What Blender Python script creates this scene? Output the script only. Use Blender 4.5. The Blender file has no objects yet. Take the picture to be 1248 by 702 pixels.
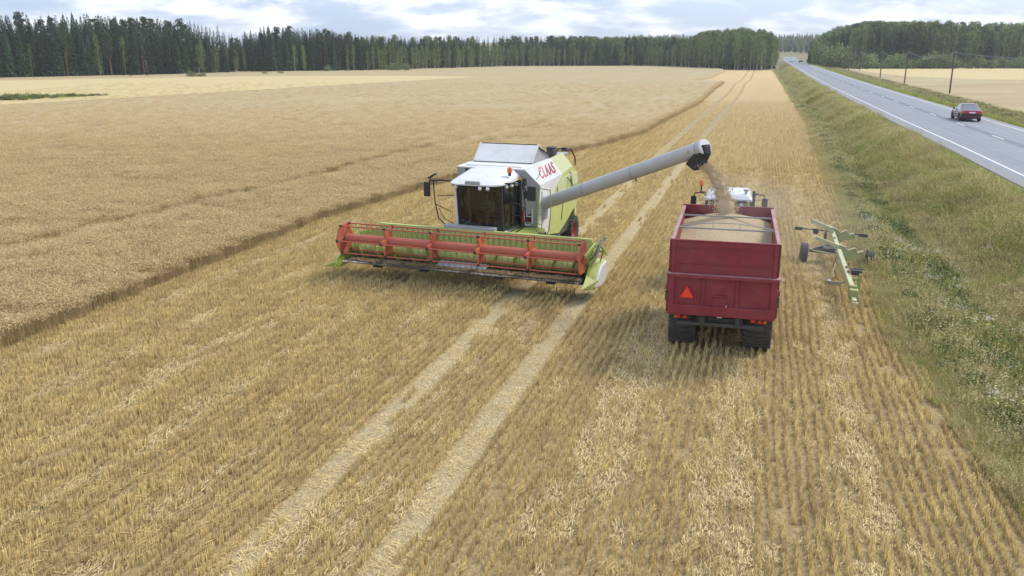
import bpy, math, random
import numpy as np
from mathutils import Vector, Matrix
random.seed(7); np.random.seed(7)
SC = bpy.context.scene
COL = SC.collection
R = math.radians

# ------------------------------------------------------------------ camera
CAM_H = 7.8
cam_d = bpy.data.cameras.new('camera'); cam = bpy.data.objects.new('camera', cam_d); COL.objects.link(cam)
cam_d.sensor_width = 36.0; cam_d.lens = 36.0 * 1040.0 / 1248.0
cam_d.clip_start = 0.3; cam_d.clip_end = 9000
PITCH = math.atan(290.0 / 1040.0)
cam.location = (0, 0, CAM_H); cam.rotation_euler = (R(90) - PITCH, 0, 0)
SC.camera = cam

# ------------------------------------------------------------------ sky and sun
SUN_AZ = 62.0    # degrees from +Y towards +X
SUN_EL = 47.0
W = bpy.data.worlds.new('World'); SC.world = W; W.use_nodes = True
nt = W.node_tree; nt.nodes.clear()
def N(tree, t, **kw):
    n = tree.nodes.new(t)
    for k, v in kw.items(): setattr(n, k, v)
    return n
wo = N(nt, 'ShaderNodeOutputWorld'); bg = N(nt, 'ShaderNodeBackground'); bg.inputs['Strength'].default_value = 0.1
sky = N(nt, 'ShaderNodeTexSky', sky_type='NISHITA'); sky.sun_disc = False
sky.sun_elevation = R(SUN_EL); sky.sun_rotation = R(SUN_AZ); sky.air_density = 1.0; sky.dust_density = 1.5; sky.ozone_density = 1.5
tc = N(nt, 'ShaderNodeTexCoord'); sep = N(nt, 'ShaderNodeSeparateXYZ'); nt.links.new(tc.outputs['Generated'], sep.inputs[0])
mz = N(nt, 'ShaderNodeMath', operation='MAXIMUM'); nt.links.new(sep.outputs['Z'], mz.inputs[0]); mz.inputs[1].default_value = 0.0
az = N(nt, 'ShaderNodeMath', operation='ADD'); nt.links.new(mz.outputs[0], az.inputs[0]); az.inputs[1].default_value = 0.22
dx = N(nt, 'ShaderNodeMath', operation='DIVIDE'); nt.links.new(sep.outputs['X'], dx.inputs[0]); nt.links.new(az.outputs[0], dx.inputs[1])
dy = N(nt, 'ShaderNodeMath', operation='DIVIDE'); nt.links.new(sep.outputs['Y'], dy.inputs[0]); nt.links.new(az.outputs[0], dy.inputs[1])
cx = N(nt, 'ShaderNodeCombineXYZ'); nt.links.new(dx.outputs[0], cx.inputs[0]); nt.links.new(dy.outputs[0], cx.inputs[1])
n1 = N(nt, 'ShaderNodeTexNoise'); n1.inputs['Scale'].default_value = 1.7; n1.inputs['Detail'].default_value = 9; n1.inputs['Roughness'].default_value = 0.55; n1.inputs['Distortion'].default_value = 0.35
nt.links.new(cx.outputs[0], n1.inputs['Vector'])
r1 = N(nt, 'ShaderNodeValToRGB'); r1.color_ramp.elements[0].position = 0.42; r1.color_ramp.elements[1].position = 0.56
nt.links.new(n1.outputs[0], r1.inputs[0])
n2 = N(nt, 'ShaderNodeTexNoise'); n2.inputs['Scale'].default_value = 3.4; n2.inputs['Detail'].default_value = 8; n2.inputs['Roughness'].default_value = 0.6
nt.links.new(cx.outputs[0], n2.inputs['Vector'])
r2 = N(nt, 'ShaderNodeValToRGB'); r2.color_ramp.elements[0].position = 0.38; r2.color_ramp.elements[1].position = 0.60
r2.color_ramp.elements[0].color = (4.1, 4.9, 6.3, 1); r2.color_ramp.elements[1].color = (8.8, 9.0, 9.4, 1)
nt.links.new(n2.outputs[0], r2.inputs[0])
mx = N(nt, 'ShaderNodeMix', data_type='RGBA')
nt.links.new(r1.outputs[0], mx.inputs['Factor'])
bl = N(nt, 'ShaderNodeMix', data_type='RGBA'); bl.inputs['Factor'].default_value = 0.55
nt.links.new(sky.outputs[0], bl.inputs['A']); bl.inputs['B'].default_value = (3.9, 5.6, 8.6, 1)
nt.links.new(bl.outputs['Result'], mx.inputs['A']); nt.links.new(r2.outputs[0], mx.inputs['B'])
nt.links.new(mx.outputs['Result'], bg.inputs[0]); nt.links.new(bg.outputs[0], wo.inputs[0])

sd = bpy.data.lights.new('sun', 'SUN'); sd.energy = 1.9; sd.angle = R(16); sd.color = (1.0, 0.93, 0.82)
sun = bpy.data.objects.new('sun', sd); COL.objects.link(sun)
sun.rotation_euler = Vector((-math.sin(R(SUN_AZ)) * math.cos(R(SUN_EL)), -math.cos(R(SUN_AZ)) * math.cos(R(SUN_EL)), -math.sin(R(SUN_EL)))).to_track_quat('-Z', 'Y').to_euler()
SC.view_settings.view_transform = 'Standard'; SC.view_settings.look = 'None'; SC.view_settings.gamma = 1.0
SC.view_settings.use_curve_mapping = False
SC.view_settings.exposure = 0.62
SC.cycles.max_bounces = 5; SC.cycles.diffuse_bounces = 2; SC.cycles.glossy_bounces = 2; SC.cycles.transmission_bounces = 4; SC.cycles.transparent_max_bounces = 8

# ------------------------------------------------------------------ materials
MATS = {}
def mat(name, col, rough=0.7, metal=0.0, var=0.0, vscale=3.0, dirt=None, dirtamt=0.0, spec=0.5, bump=0.0, bscale=20.0, coat=0.0, inst=0.0, hue=0.03, attr=None, sheen=0.0, trans=0.0):
    """Procedural paint/metal/plant material: base colour broken by noise, optional dirt, bump."""
    m = bpy.data.materials.new(name); m.use_nodes = True; t = m.node_tree; b = t.nodes['Principled BSDF']
    b.inputs['Roughness'].default_value = rough; b.inputs['Metallic'].default_value = metal
    b.inputs['Specular IOR Level'].default_value = spec; b.inputs['Coat Weight'].default_value = coat; b.inputs['Coat Roughness'].default_value = 0.15
    tcn = N(t, 'ShaderNodeTexCoord'); no = N(t, 'ShaderNodeTexNoise'); no.inputs['Scale'].default_value = vscale; no.inputs['Detail'].default_value = 6; no.inputs['Roughness'].default_value = 0.65
    t.links.new(tcn.outputs['Object'], no.inputs['Vector'])
    mr = N(t, 'ShaderNodeMapRange'); mr.inputs['From Min'].default_value = 0.3; mr.inputs['From Max'].default_value = 0.7
    mr.inputs['To Min'].default_value = 1 - var; mr.inputs['To Max'].default_value = 1 + var
    t.links.new(no.outputs[0], mr.inputs[0])
    hs = N(t, 'ShaderNodeHueSaturation'); hs.inputs['Color'].default_value = (*col, 1)
    last = mr.outputs[0]
    if inst:
        oi = N(t, 'ShaderNodeObjectInfo'); ir = N(t, 'ShaderNodeMapRange'); ir.inputs['To Min'].default_value = 1 - inst; ir.inputs['To Max'].default_value = 1 + inst
        t.links.new(oi.outputs['Random'], ir.inputs[0])
        mu = N(t, 'ShaderNodeMath', operation='MULTIPLY'); t.links.new(last, mu.inputs[0]); t.links.new(ir.outputs[0], mu.inputs[1]); last = mu.outputs[0]
        hm = N(t, 'ShaderNodeMath', operation='MULTIPLY_ADD'); t.links.new(oi.outputs['Random'], hm.inputs[0]); hm.inputs[1].default_value = hue; hm.inputs[2].default_value = .5 - hue / 2
        t.links.new(hm.outputs[0], hs.inputs['Hue'])
    t.links.new(last, hs.inputs['Value'])
    out = hs.outputs[0]
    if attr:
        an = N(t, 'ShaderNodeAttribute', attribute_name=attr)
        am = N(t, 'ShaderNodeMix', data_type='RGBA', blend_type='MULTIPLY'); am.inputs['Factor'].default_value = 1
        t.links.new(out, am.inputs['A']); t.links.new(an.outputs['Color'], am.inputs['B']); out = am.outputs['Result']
    if dirt:
        n3 = N(t, 'ShaderNodeTexNoise'); n3.inputs['Scale'].default_value = 1.7; n3.inputs['Detail'].default_value = 9; n3.inputs['Roughness'].default_value = 0.72
        t.links.new(tcn.outputs['Object'], n3.inputs['Vector'])
        r3 = N(t, 'ShaderNodeMapRange'); r3.inputs['From Min'].default_value = 0.42; r3.inputs['From Max'].default_value = 0.72; r3.inputs['To Max'].default_value = dirtamt; r3.inputs['To Min'].default_value = dirtamt * 0.25
        t.links.new(n3.outputs[0], r3.inputs[0])
        dm = N(t, 'ShaderNodeMix', data_type='RGBA'); t.links.new(r3.outputs[0], dm.inputs['Factor']); t.links.new(out, dm.inputs['A']); dm.inputs['B'].default_value = (*dirt, 1)
        out = dm.outputs['Result']
        rr = N(t, 'ShaderNodeMapRange'); rr.inputs['To Min'].default_value = rough; rr.inputs['To Max'].default_value = min(1, rough + 0.35); t.links.new(n3.outputs[0], rr.inputs[0]); t.links.new(rr.outputs[0], b.inputs['Roughness'])
    t.links.new(out, b.inputs['Base Color'])
    if bump:
        nb = N(t, 'ShaderNodeTexNoise'); nb.inputs['Scale'].default_value = bscale; nb.inputs['Detail'].default_value = 5; t.links.new(tcn.outputs['Object'], nb.inputs['Vector'])
        bn = N(t, 'ShaderNodeBump'); bn.inputs['Strength'].default_value = bump; bn.inputs['Distance'].default_value = 0.05
        t.links.new(nb.outputs[0], bn.inputs['Height']); t.links.new(bn.outputs[0], b.inputs['Normal'])
    if trans:
        td = N(t, 'ShaderNodeBsdfTranslucent'); t.links.new(out, td.inputs[0]); ms = N(t, 'ShaderNodeMixShader'); ms.inputs[0].default_value = trans
        t.links.new(b.outputs[0], ms.inputs[1]); t.links.new(td.outputs[0], ms.inputs[2]); t.links.new(ms.outputs[0], t.nodes['Material Output'].inputs[0])
    MATS[name] = m
    return m
DUST = (0.36, 0.29, 0.19)
M = dict(
    cream=mat('white_paint', (0.74, 0.745, 0.74), 0.4, var=0.04, dirt=DUST, dirtamt=0.3, coat=0.15),
    grey=mat('grey_paint', (0.36, 0.37, 0.385), 0.42, var=0.04, dirt=DUST, dirtamt=0.22),
    tube=mat('auger_grey_paint', (0.47, 0.47, 0.475), 0.45, var=0.03, dirt=(.28, .25, .2), dirtamt=0.3),
    green=mat('seed_green_paint', (0.36, 0.45, 0.07), 0.42, var=0.06, dirt=DUST, dirtamt=0.3, coat=0.1),
    lgreen=mat('light_green_paint', (0.5, 0.57, 0.17), 0.45, var=0.05, dirt=DUST, dirtamt=0.3),
    pgreen=mat('pale_green_paint', (0.58, 0.62, 0.33), 0.5, var=0.05, dirt=DUST, dirtamt=0.35),
    red=mat('reel_red_paint', (0.46, 0.10, 0.06), 0.5, var=0.1, dirt=(.42, .2, .12), dirtamt=0.45),
    orange=mat('reel_spider_paint', (0.55, 0.105, 0.04), 0.5, var=0.12, dirt=(.45, .25, .15), dirtamt=0.4),
    maroon=mat('trailer_maroon_paint', (0.22, 0.010, 0.024), 0.38, var=0.2, vscale=2.2, dirt=(.27, .11, .10), dirtamt=0.42, bump=.15, bscale=6),
    maroon_d=mat('trailer_worn_rim', (0.45, 0.3, 0.3), 0.6, var=0.3, vscale=6, dirt=(.22, .04, .05), dirtamt=0.6),
    inner=mat('trailer_inner_steel', (0.12, 0.05, 0.055), 0.5, var=0.25, dirt=(.3, .2, .15), dirtamt=0.6),
    black=mat('black_plastic', (0.018, 0.018, 0.02), 0.5, var=0.1, dirt=(.1, .085, .06), dirtamt=0.25),
    dark=mat('dark_steel', (0.05, 0.05, 0.052), 0.55, var=0.2, dirt=(.16, .13, .09), dirtamt=0.4),
    steel=mat('bare_steel', (0.42, 0.42, 0.42), 0.35, metal=0.7, var=0.12, dirt=DUST, dirtamt=0.3),
    galv=mat('galvanised_steel', (0.5, 0.52, 0.54), 0.5, metal=0.3, var=0.1),
    rubber=mat('tyre_rubber', (0.04, 0.04, 0.042), 0.6, var=0.2, dirt=(.16, .13, .09), dirtamt=0.45),
    rimred=mat('red_wheel_paint', (0.42, 0.03, 0.03), 0.5, var=0.1, dirt=DUST, dirtamt=0.3),
    redtext=mat('red_lettering', (0.52, 0.05, 0.07), 0.5),
    yellow=mat('yellow_sticker', (0.75, 0.5, 0.03), 0.5),
    skin=mat('skin', (0.5, 0.27, 0.18), 0.6, var=.05), shirt=mat('pale_shirt', (0.6, 0.58, 0.55), 0.85, var=.05), trousers=mat('dark_work_trousers', (0.04, 0.05, 0.08), 0.9), hair=mat('brown_hair', (0.06, 0.035, 0.02), 0.8),
    cabin=mat('cab_interior_plastic', (0.06, 0.062, 0.065), 0.7, var=.1), seat=mat('seat_fabric', (0.11, 0.03, 0.025), 0.9),
    lightglass=mat('lamp_glass', (0.75, 0.76, 0.78), 0.1, coat=0.5),
    beacon=mat('orange_lens', (0.75, 0.16, 0.01), 0.2, coat=0.5),
    redlens=mat('red_lens', (0.65, 0.015, 0.01), 0.25, coat=0.5), orangelens=mat('amber_lens', (0.8, 0.2, 0.01), 0.25, coat=0.4),
    smv=mat('fluorescent_red_reflector', (0.9, 0.05, 0.02), 0.35, coat=0.3), smvrim=mat('dark_red_reflector_rim', (0.5, 0.01, 0.015), 0.3, coat=0.3),
    carpaint=mat('burgundy_car_paint', (0.12, 0.008, 0.014), 0.22, var=0.04, coat=0.9, spec=.6), carwhite=mat('white_car_paint', (0.75, 0.76, 0.78), 0.3, coat=0.7), cardark=mat('dark_blue_car_paint', (0.02, 0.025, 0.04), 0.3, coat=0.7),
    carglass=mat('dark_car_glass', (0.10, 0.12, 0.14), 0.04, spec=1.0, coat=1.0), plate=mat('number_plate_white', (0.75, 0.76, 0.78), 0.4),
    wood=mat('weathered_pole_wood', (0.105, 0.085, 0.068), 0.9, var=0.25, vscale=4, bump=.3, bscale=12),
    wire=mat('aluminium_cable', (0.33, 0.36, 0.4), 0.45), porcelain=mat('insulator', (.35, .33, .3), .3),
    spruce=mat('spruce_needles', (0.085, 0.132, 0.064), 0.75, attr='tint', inst=0.42, spec=.25), birch=mat('birch_leaves', (0.20, 0.255, 0.08), 0.65, attr='tint', inst=0.25, trans=.25, spec=.3),
    pine=mat('pine_needles', (0.07, 0.092, 0.048), 0.75, attr='tint', inst=0.2, spec=.25), bush=mat('willow_leaves', (0.20, 0.25, 0.09), 0.7, attr='tint', inst=0.2, trans=.2, spec=.3), dead=mat('dead_grey_twigs', (0.17, 0.145, 0.13), 0.9, attr='tint'),
    birchbark=mat('birch_bark', (0.58, 0.56, 0.52), 0.8, var=0.35, vscale=1.5), bark=mat('spruce_bark', (0.1, 0.08, 0.065), 0.95, var=0.2), pinebark=mat('pine_bark', (0.25, 0.13, 0.075), 0.9, var=0.25),
    grain=mat('barley_grain', (0.49, 0.385, 0.24), 0.85, var=0.16, vscale=14, bump=0.5, bscale=60, spec=.2),
    looseStraw=mat('straw_on_table', (0.5, 0.38, 0.2), 0.8, var=.3, vscale=8), fallgrain=mat('falling_barley', (0.80, 0.65, 0.44), 0.85, var=.1, trans=.3, spec=.1), cartgreen=mat('faded_cart_green', (0.33, 0.39, 0.12), 0.55, var=.1, dirt=DUST, dirtamt=.5), cartpale=mat('faded_cart_beam', (0.50, 0.53, 0.30), 0.55, var=.1, dirt=DUST, dirtamt=.5),
    straw=mat('cut_straw', (0.70, 0.55, 0.265), 0.7, attr='tint', inst=0.14, hue=.010, spec=.3, trans=.2),
    palestraw=mat('bleached_straw', (0.69, 0.55, 0.29), 0.7, attr='tint', inst=0.08, hue=.008, spec=.3, trans=.2),
    ears=mat('ripe_barley', (0.585, 0.455, 0.245), 0.8, attr='tint', inst=0.08, hue=.006, spec=.2, trans=.35),
    grass=mat('verge_grass', (0.36, 0.385, 0.10), 0.7, attr='tint', inst=0.25, trans=.25, spec=.3),
    dry=mat('dry_grass', (0.52, 0.43, 0.22), 0.8, attr='tint', inst=0.2, trans=.15, spec=.2),
    weed=mat('broad_weed_leaves', (0.15, 0.19, 0.07), 0.6, attr='tint', inst=0.25, trans=.2, spec=.3), petal=mat('white_flower_heads', (0.60, 0.60, 0.52), 0.8, attr='tint', inst=0.1), yellowfl=mat('yellow_flower_heads', (0.6, 0.42, 0.05), 0.8, attr='tint'),
)
def glassmat(name, tint, rough=0.02, alpha=0.35):
    m = bpy.data.materials.new(name); m.use_nodes = True; t = m.node_tree; t.nodes.clear()
    o = N(t, 'ShaderNodeOutputMaterial'); g = N(t, 'ShaderNodeBsdfGlossy'); g.inputs['Roughness'].default_value = rough; g.inputs[0].default_value = (.9, .95, 1, 1)
    tr = N(t, 'ShaderNodeBsdfTransparent'); tr.inputs[0].default_value = (*tint, 1); f = N(t, 'ShaderNodeFresnel'); f.inputs[0].default_value = 1.5
    ns = N(t, 'ShaderNodeTexNoise'); ns.inputs['Scale'].default_value = 2.5
    fm = N(t, 'ShaderNodeMath', operation='MULTIPLY_ADD'); fm.inputs[1].default_value = .7; fm.inputs[2].default_value = 0.03; t.links.new(f.outputs[0], fm.inputs[0])
    mi = N(t, 'ShaderNodeMixShader'); t.links.new(fm.outputs[0], mi.inputs[0]); t.links.new(tr.outputs[0], mi.inputs[1]); t.links.new(g.outputs[0], mi.inputs[2]); t.links.new(mi.outputs[0], o.inputs[0])
    return m
M['cabglass'] = glassmat('tinted_cab_glass', (0.19, 0.28, 0.26))
M['tractorglass'] = glassmat('tractor_glass', (0.5, 0.62, 0.55))

# ------------------------------------------------------------------ helpers
def tag(o, label=None, cat=None, group=None, kind=None):
    if label: o['label'] = label
    if cat: o['category'] = cat
    if group: o['group'] = group
    if kind: o['kind'] = kind
    return o
def empty(name, loc, rz=0, rot=None):
    o = bpy.data.objects.new(name, None); COL.objects.link(o); o.location = loc; o.empty_display_size = 0.3
    o.rotation_euler = rot if rot else (0, 0, rz)
    return o
class MB:
    def __init__(s): s.v = []; s.f = []
    def add(s, vs, fs):
        n = len(s.v); s.v += [tuple(v) for v in vs]; s.f += [tuple(i + n for i in f) for f in fs]; return s
    def box(s, c, d, rot=None):
        x, y, z = d[0] / 2, d[1] / 2, d[2] / 2
        vs = [Vector(p) for p in ((-x, -y, -z), (x, -y, -z), (x, y, -z), (-x, y, -z), (-x, -y, z), (x, -y, z), (x, y, z), (-x, y, z))]
        if rot is not None: vs = [rot @ v for v in vs]
        return s.add([v + Vector(c) for v in vs], [(0, 3, 2, 1), (4, 5, 6, 7), (0, 1, 5, 4), (1, 2, 6, 5), (2, 3, 7, 6), (3, 0, 4, 7)])
    def beam(s, p, q, w, h, up=(0, 0, 1)):
        p, q = Vector(p), Vector(q); d = (q - p); L = d.length; d.normalize(); u = Vector(up)
        if abs(d.dot(u)) > .98: u = Vector((0, 1, 0))
        a = d.cross(u).normalized(); b = a.cross(d)
        return s.box((p + q) / 2, (w, L, h), Matrix((a, d, b)).transposed())
    def cyl(s, p, q, r, n=12, r2=None, caps=True):
        p, q = Vector(p), Vector(q); d = (q - p).normalized(); u = Vector((0, 0, 1)) if abs(d.z) < .9 else Vector((1, 0, 0))
        a = d.cross(u).normalized(); b = d.cross(a); r2 = r if r2 is None else r2
        vs = [p + (a * math.cos(t) + b * math.sin(t)) * r for t in [2 * math.pi * i / n for i in range(n)]] + [q + (a * math.cos(t) + b * math.sin(t)) * r2 for t in [2 * math.pi * i / n for i in range(n)]]
        fs = [(i, (i + 1) % n, n + (i + 1) % n, n + i) for i in range(n)]
        if caps: fs += [tuple(reversed(range(n))), tuple(range(n, 2 * n))]
        return s.add(vs, fs)
    def tube(s, pts, r, n=6):
        pts = [Vector(p) for p in pts]; vs = []; fs = []; up = Vector((0.13, 0.2, 1)).normalized()
        for i, p in enumerate(pts):
            d = (pts[min(i + 1, len(pts) - 1)] - pts[max(i - 1, 0)]).normalized()
            a = d.cross(up)
            if a.length < .1: a = d.cross(Vector((1, 0, 0)))
            a.normalize(); b = d.cross(a)
            vs += [p + (a * math.cos(2 * math.pi * k / n) + b * math.sin(2 * math.pi * k / n)) * r for k in range(n)]
        for i in range(len(pts) - 1):
            fs += [(i * n + k, i * n + (k + 1) % n, (i + 1) * n + (k + 1) % n, (i + 1) * n + k) for k in range(n)]
        fs += [tuple(reversed(range(n))), tuple(range((len(pts) - 1) * n, len(pts) * n))]
        return s.add(vs, fs)
    def lathe(s, c, axis, prof, n=24):
        """prof: (offset along axis, radius)"""
        ax = Vector(axis).normalized(); u = Vector((0, 0, 1)) if abs(ax.z) < .9 else Vector((1, 0, 0)); a = ax.cross(u).normalized(); b = ax.cross(a); c = Vector(c)
        vs = []; m = len(prof)
        for i in range(n):
            t = 2 * math.pi * i / n; e = a * math.cos(t) + b * math.sin(t)
            vs += [c + ax * o + e * r for o, r in prof]
        fs = [(i * m + k, i * m + k + 1, ((i + 1) % n) * m + k + 1, ((i + 1) % n) * m + k) for i in range(n) for k in range(m - 1)]
        return s.add(vs, fs)
    def poly(s, pts, th):
        """planar polygon given as 3d points, thickened along its normal"""
        P = [Vector(p) for p in pts]; n = Vector((0, 0, 0))
        for i in range(len(P)): n += (P[i] - P[0]).cross(P[(i + 1) % len(P)] - P[0])
        n.normalize(); k = len(P)
        vs = [p + n * th / 2 for p in P] + [p - n * th / 2 for p in P]
        fs = [tuple(range(k)), tuple(reversed(range(k, 2 * k)))] + [(i, k + i, k + (i + 1) % k, (i + 1) % k) for i in range(k)]
        return s.add(vs, fs)
    def hull(s, bottom, top):
        k = len(bottom)
        return s.add(list(bottom) + list(top), [tuple(reversed(range(k))), tuple(range(k, 2 * k))] + [(i, (i + 1) % k, k + (i + 1) % k, k + i) for i in range(k)])
    def build(s, name, m, parent=None, bevel=0.0, smooth=True, sub=0, kind=None):
        me = bpy.data.meshes.new(name); me.from_pydata(s.v, [], s.f); me.update()
        o = bpy.data.objects.new(name, me); COL.objects.link(o)
        if m: me.materials.append(m)
        if parent: o.parent = parent
        if smooth:
            me.polygons.foreach_set('use_smooth', [True] * len(me.polygons)); me.set_sharp_from_angle(angle=R(38))
        if bevel:
            b = o.modifiers.new('bevel', 'BEVEL'); b.width = bevel; b.segments = 2; b.limit_method = 'ANGLE'; b.angle_limit = R(40)
        if sub:
            q = o.modifiers.new('subdivision', 'SUBSURF'); q.levels = sub; q.render_levels = sub
        if kind: o['kind'] = kind
        return o
def copy_tree(o, parent=None):
    c = o.copy(); COL.objects.link(c)
    if parent: c.parent = parent
    for ch in o.children: copy_tree(ch, c)
    return c
def rot2(p, a): return (p[0] * math.cos(a) - p[1] * math.sin(a), p[0] * math.sin(a) + p[1] * math.cos(a))
def interp(pts, key):
    """pts sorted by key value list of (k, v)"""
    ks = [p[0] for p in pts]; vs = [p[1] for p in pts]
    return np.interp(key, ks, vs)
# ------------------------------------------------------------------ land: guide lines in world metres, (Y, X)
ROWS = [(-60, -26.5), (-20, -13.4), (11.72, -4.3), (17.74, -2.6), (24.81, -0.55), (67.8, 11.8), (81.2, 15.8), (97.2, 20.5), (122.7, 28.3), (166, 41.2), (210, 53.5), (238, 62.3), (330, 88.5), (470, 128)]
CROP = [(-60, -37), (-20, -25), (10, -17), (21.84, -13.88), (28.7, -12.1), (40.5, -8.9), (44.3, -7.2), (50.2, -4.8), (58, -1), (67.2, 4.3), (73.2, 7.9), (84, 12.9), (98.3, 17.2), (126.4, 26.6), (181, 41.9), (216.4, 52.3), (224, 45), (247.6, 56), (327, 79.8), (365, 86.4), (470, 100)]
EDGE = [(-60, -8), (-20, 2.5), (14.17, 9.6), (18.4, 10.2), (22.2, 10.9), (30.3, 13.35), (44.3, 17.3), (65.1, 23.7), (93.9, 32.4), (180, 56.7), (299, 90), (362, 107), (470, 140)]
ROADL = [(-60, -2.2), (-20, 8.3), (38.6, 23.27), (54.8, 27.75), (77.2, 33.7), (141.4, 51.2), (211.1, 70.9), (300, 96.5), (400, 125.5), (485.7, 150.0), (560, 172), (700, 215)]
RW = 9.4   # asphalt width measured along X
Y_ = lambda a: [p[0] for p in a]
def xr(y): return np.interp(y, [p[0] for p in ROWS], [p[1] for p in ROWS])
def xc(y): return np.interp(y, [p[0] for p in CROP], [p[1] for p in CROP])
def xe(y): return np.interp(y, [p[0] for p in EDGE], [p[1] for p in EDGE])
def xl(y): return np.interp(y, [p[0] for p in ROADL], [p[1] for p in ROADL])
ROAD_Z = 1.8
_g = np.random.RandomState(5).rand(64, 64)
def vn(x, y, s):
    x = np.asarray(x) / s; y = np.asarray(y) / s; i = np.floor(x).astype(int); j = np.floor(y).astype(int); u = x - i; v = y - j; u = u * u * (3 - 2 * u); v = v * v * (3 - 2 * v)
    q = lambda a, b: _g[a % 64, b % 64]
    return q(i, j) * (1 - u) * (1 - v) + q(i + 1, j) * u * (1 - v) + q(i, j + 1) * (1 - u) * v + q(i + 1, j + 1) * u * v
HILL = lambda x, y: np.clip((y - 620) / 500, 0, 1) ** 1.3 * 19 * np.exp(-((x - 300) / 900.0) ** 2)
def zg(x, y):
    """terrain height"""
    x = np.asarray(x, float); y = np.asarray(y, float)
    e = xe(y); l = xl(y); span = np.maximum(l - e, 2.0)
    t = (x - e) / span
    z = np.interp(t, [-0.06, 0.0, 0.14, 0.3, 0.42, 0.62, 0.9, 1.0], [0, -0.06, -0.28, -0.62, -0.45, 0.45, 1.6, ROAD_Z - 0.05])
    z = np.where(x > l, ROAD_Z - 0.05, z)
    u = x - (l + RW)
    z = np.where(u > 0, np.interp(u, [0, 0.8, 4.0, 6.0, 9.0], [ROAD_Z - 0.05, 1.6, 0.35, 0.1, 0.3]), z)
    z = z * np.clip((900 - y) / 300, 0, 1) 
    bumps = (np.sin(x * 1.9 + y * .7) * np.sin(y * 1.3 - x * .4)) * 0.05 * ((t > 0.03) & (t < .9))
    return z + bumps + HILL(x, y)

def sheet(name, X, Yy, Z, m, uv=None, kind='structure', parent=None, smooth=True):
    """grid mesh from 2d arrays"""
    a, b = X.shape
    co = np.stack([X, Yy, Z], -1).reshape(-1, 3)
    i = np.arange(a * b).reshape(a, b)
    q = np.stack([i[:-1, :-1], i[:-1, 1:], i[1:, 1:], i[1:, :-1]], -1).reshape(-1, 4)
    me = bpy.data.meshes.new(name); me.from_pydata(co.tolist(), [], q.tolist()); me.update()
    if smooth: me.polygons.foreach_set('use_smooth', [True] * len(me.polygons))
    if uv is not None:
        l = me.uv_layers.new(name='rows'); vi = np.empty(len(me.loops), int); me.loops.foreach_get('vertex_index', vi)
        l.data.foreach_set('uv', np.stack([u.reshape(-1) for u in uv], -1)[vi].reshape(-1))
    me.materials.append(m)
    o = bpy.data.objects.new(name, me); COL.objects.link(o)
    if kind: o['kind'] = kind
    if parent: o.parent = parent
    return o
class NT:
    """small node builder"""
    def __init__(s, name):
        s.m = bpy.data.materials.new(name); s.m.use_nodes = True; s.t = s.m.node_tree; s.b = s.t.nodes['Principled BSDF']; s.tc = N(s.t, 'ShaderNodeTexCoord')
    def link(s, a, b): s.t.links.new(a, b)
    def noise(s, scale, detail=6, rough=.6, vec=None, dist=0, mapscale=None):
        n = N(s.t, 'ShaderNodeTexNoise'); n.inputs['Scale'].default_value = scale; n.inputs['Detail'].default_value = detail; n.inputs['Roughness'].default_value = rough; n.inputs['Distortion'].default_value = dist
        v = vec or s.tc.outputs['Object']
        if mapscale:
            mp = N(s.t, 'ShaderNodeMapping'); mp.inputs['Scale'].default_value = mapscale; s.link(v, mp.inputs[0]); v = mp.outputs[0]
        s.link(v, n.inputs['Vector']); return n.outputs[0]
    def rng(s, v, a, b, c=0., d=1.):
        n = N(s.t, 'ShaderNodeMapRange'); s.link(v, n.inputs[0])
        for k, q in zip(('From Min', 'From Max', 'To Min', 'To Max'), (a, b, c, d)): n.inputs[k].default_value = q
        return n.outputs[0]
    def mix(s, f, a, b, mode='MIX'):
        n = N(s.t, 'ShaderNodeMix', data_type='RGBA', blend_type=mode)
        for v, k in ((f, 'Factor'), (a, 'A'), (b, 'B')):
            if isinstance(v, (int, float)): n.inputs[k].default_value = v
            elif isinstance(v, tuple): n.inputs[k].default_value = (*v, 1)
            else: s.link(v, n.inputs[k])
        return n.outputs['Result']
    def math(s, op, a, b=None, c=None):
        n = N(s.t, 'ShaderNodeMath', operation=op)
        for i, v in enumerate((a, b, c)):
            if v is None: continue
            if isinstance(v, (int, float)): n.inputs[i].default_value = v
            else: s.link(v, n.inputs[i])
        return n.outputs[0]
    def bump(s, h, st, dist=.05):
        n = N(s.t, 'ShaderNodeBump'); n.inputs['Strength'].default_value = st; n.inputs['Distance'].default_value = dist; s.link(h, n.inputs['Height']); s.link(n.outputs[0], s.b.inputs['Normal'])
    def done(s, col, rough=.9, spec=.2):
        s.link(col, s.b.inputs['Base Color']); s.b.inputs['Roughness'].default_value = rough; s.b.inputs['Specular IOR Level'].default_value = spec
        return s.m

# verge / general terrain
g = NT('verge_ground'); big = g.noise(.09, 5); mid = g.noise(.9, 7, .7); fine = g.noise(9, 6, .75)
c = g.mix(g.rng(mid, .35, .65), (0.20, 0.195, 0.085), (0.31, 0.28, 0.145)); c = g.mix(g.rng(big, .4, .62, 0, .55), c, (0.25, 0.2, 0.115)); c = g.mix(g.rng(fine, .35, .7, 0, .5), c, (0.08, 0.085, 0.035))
g.bump(fine, .6, .15); M['vergeground'] = g.done(c)
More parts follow.
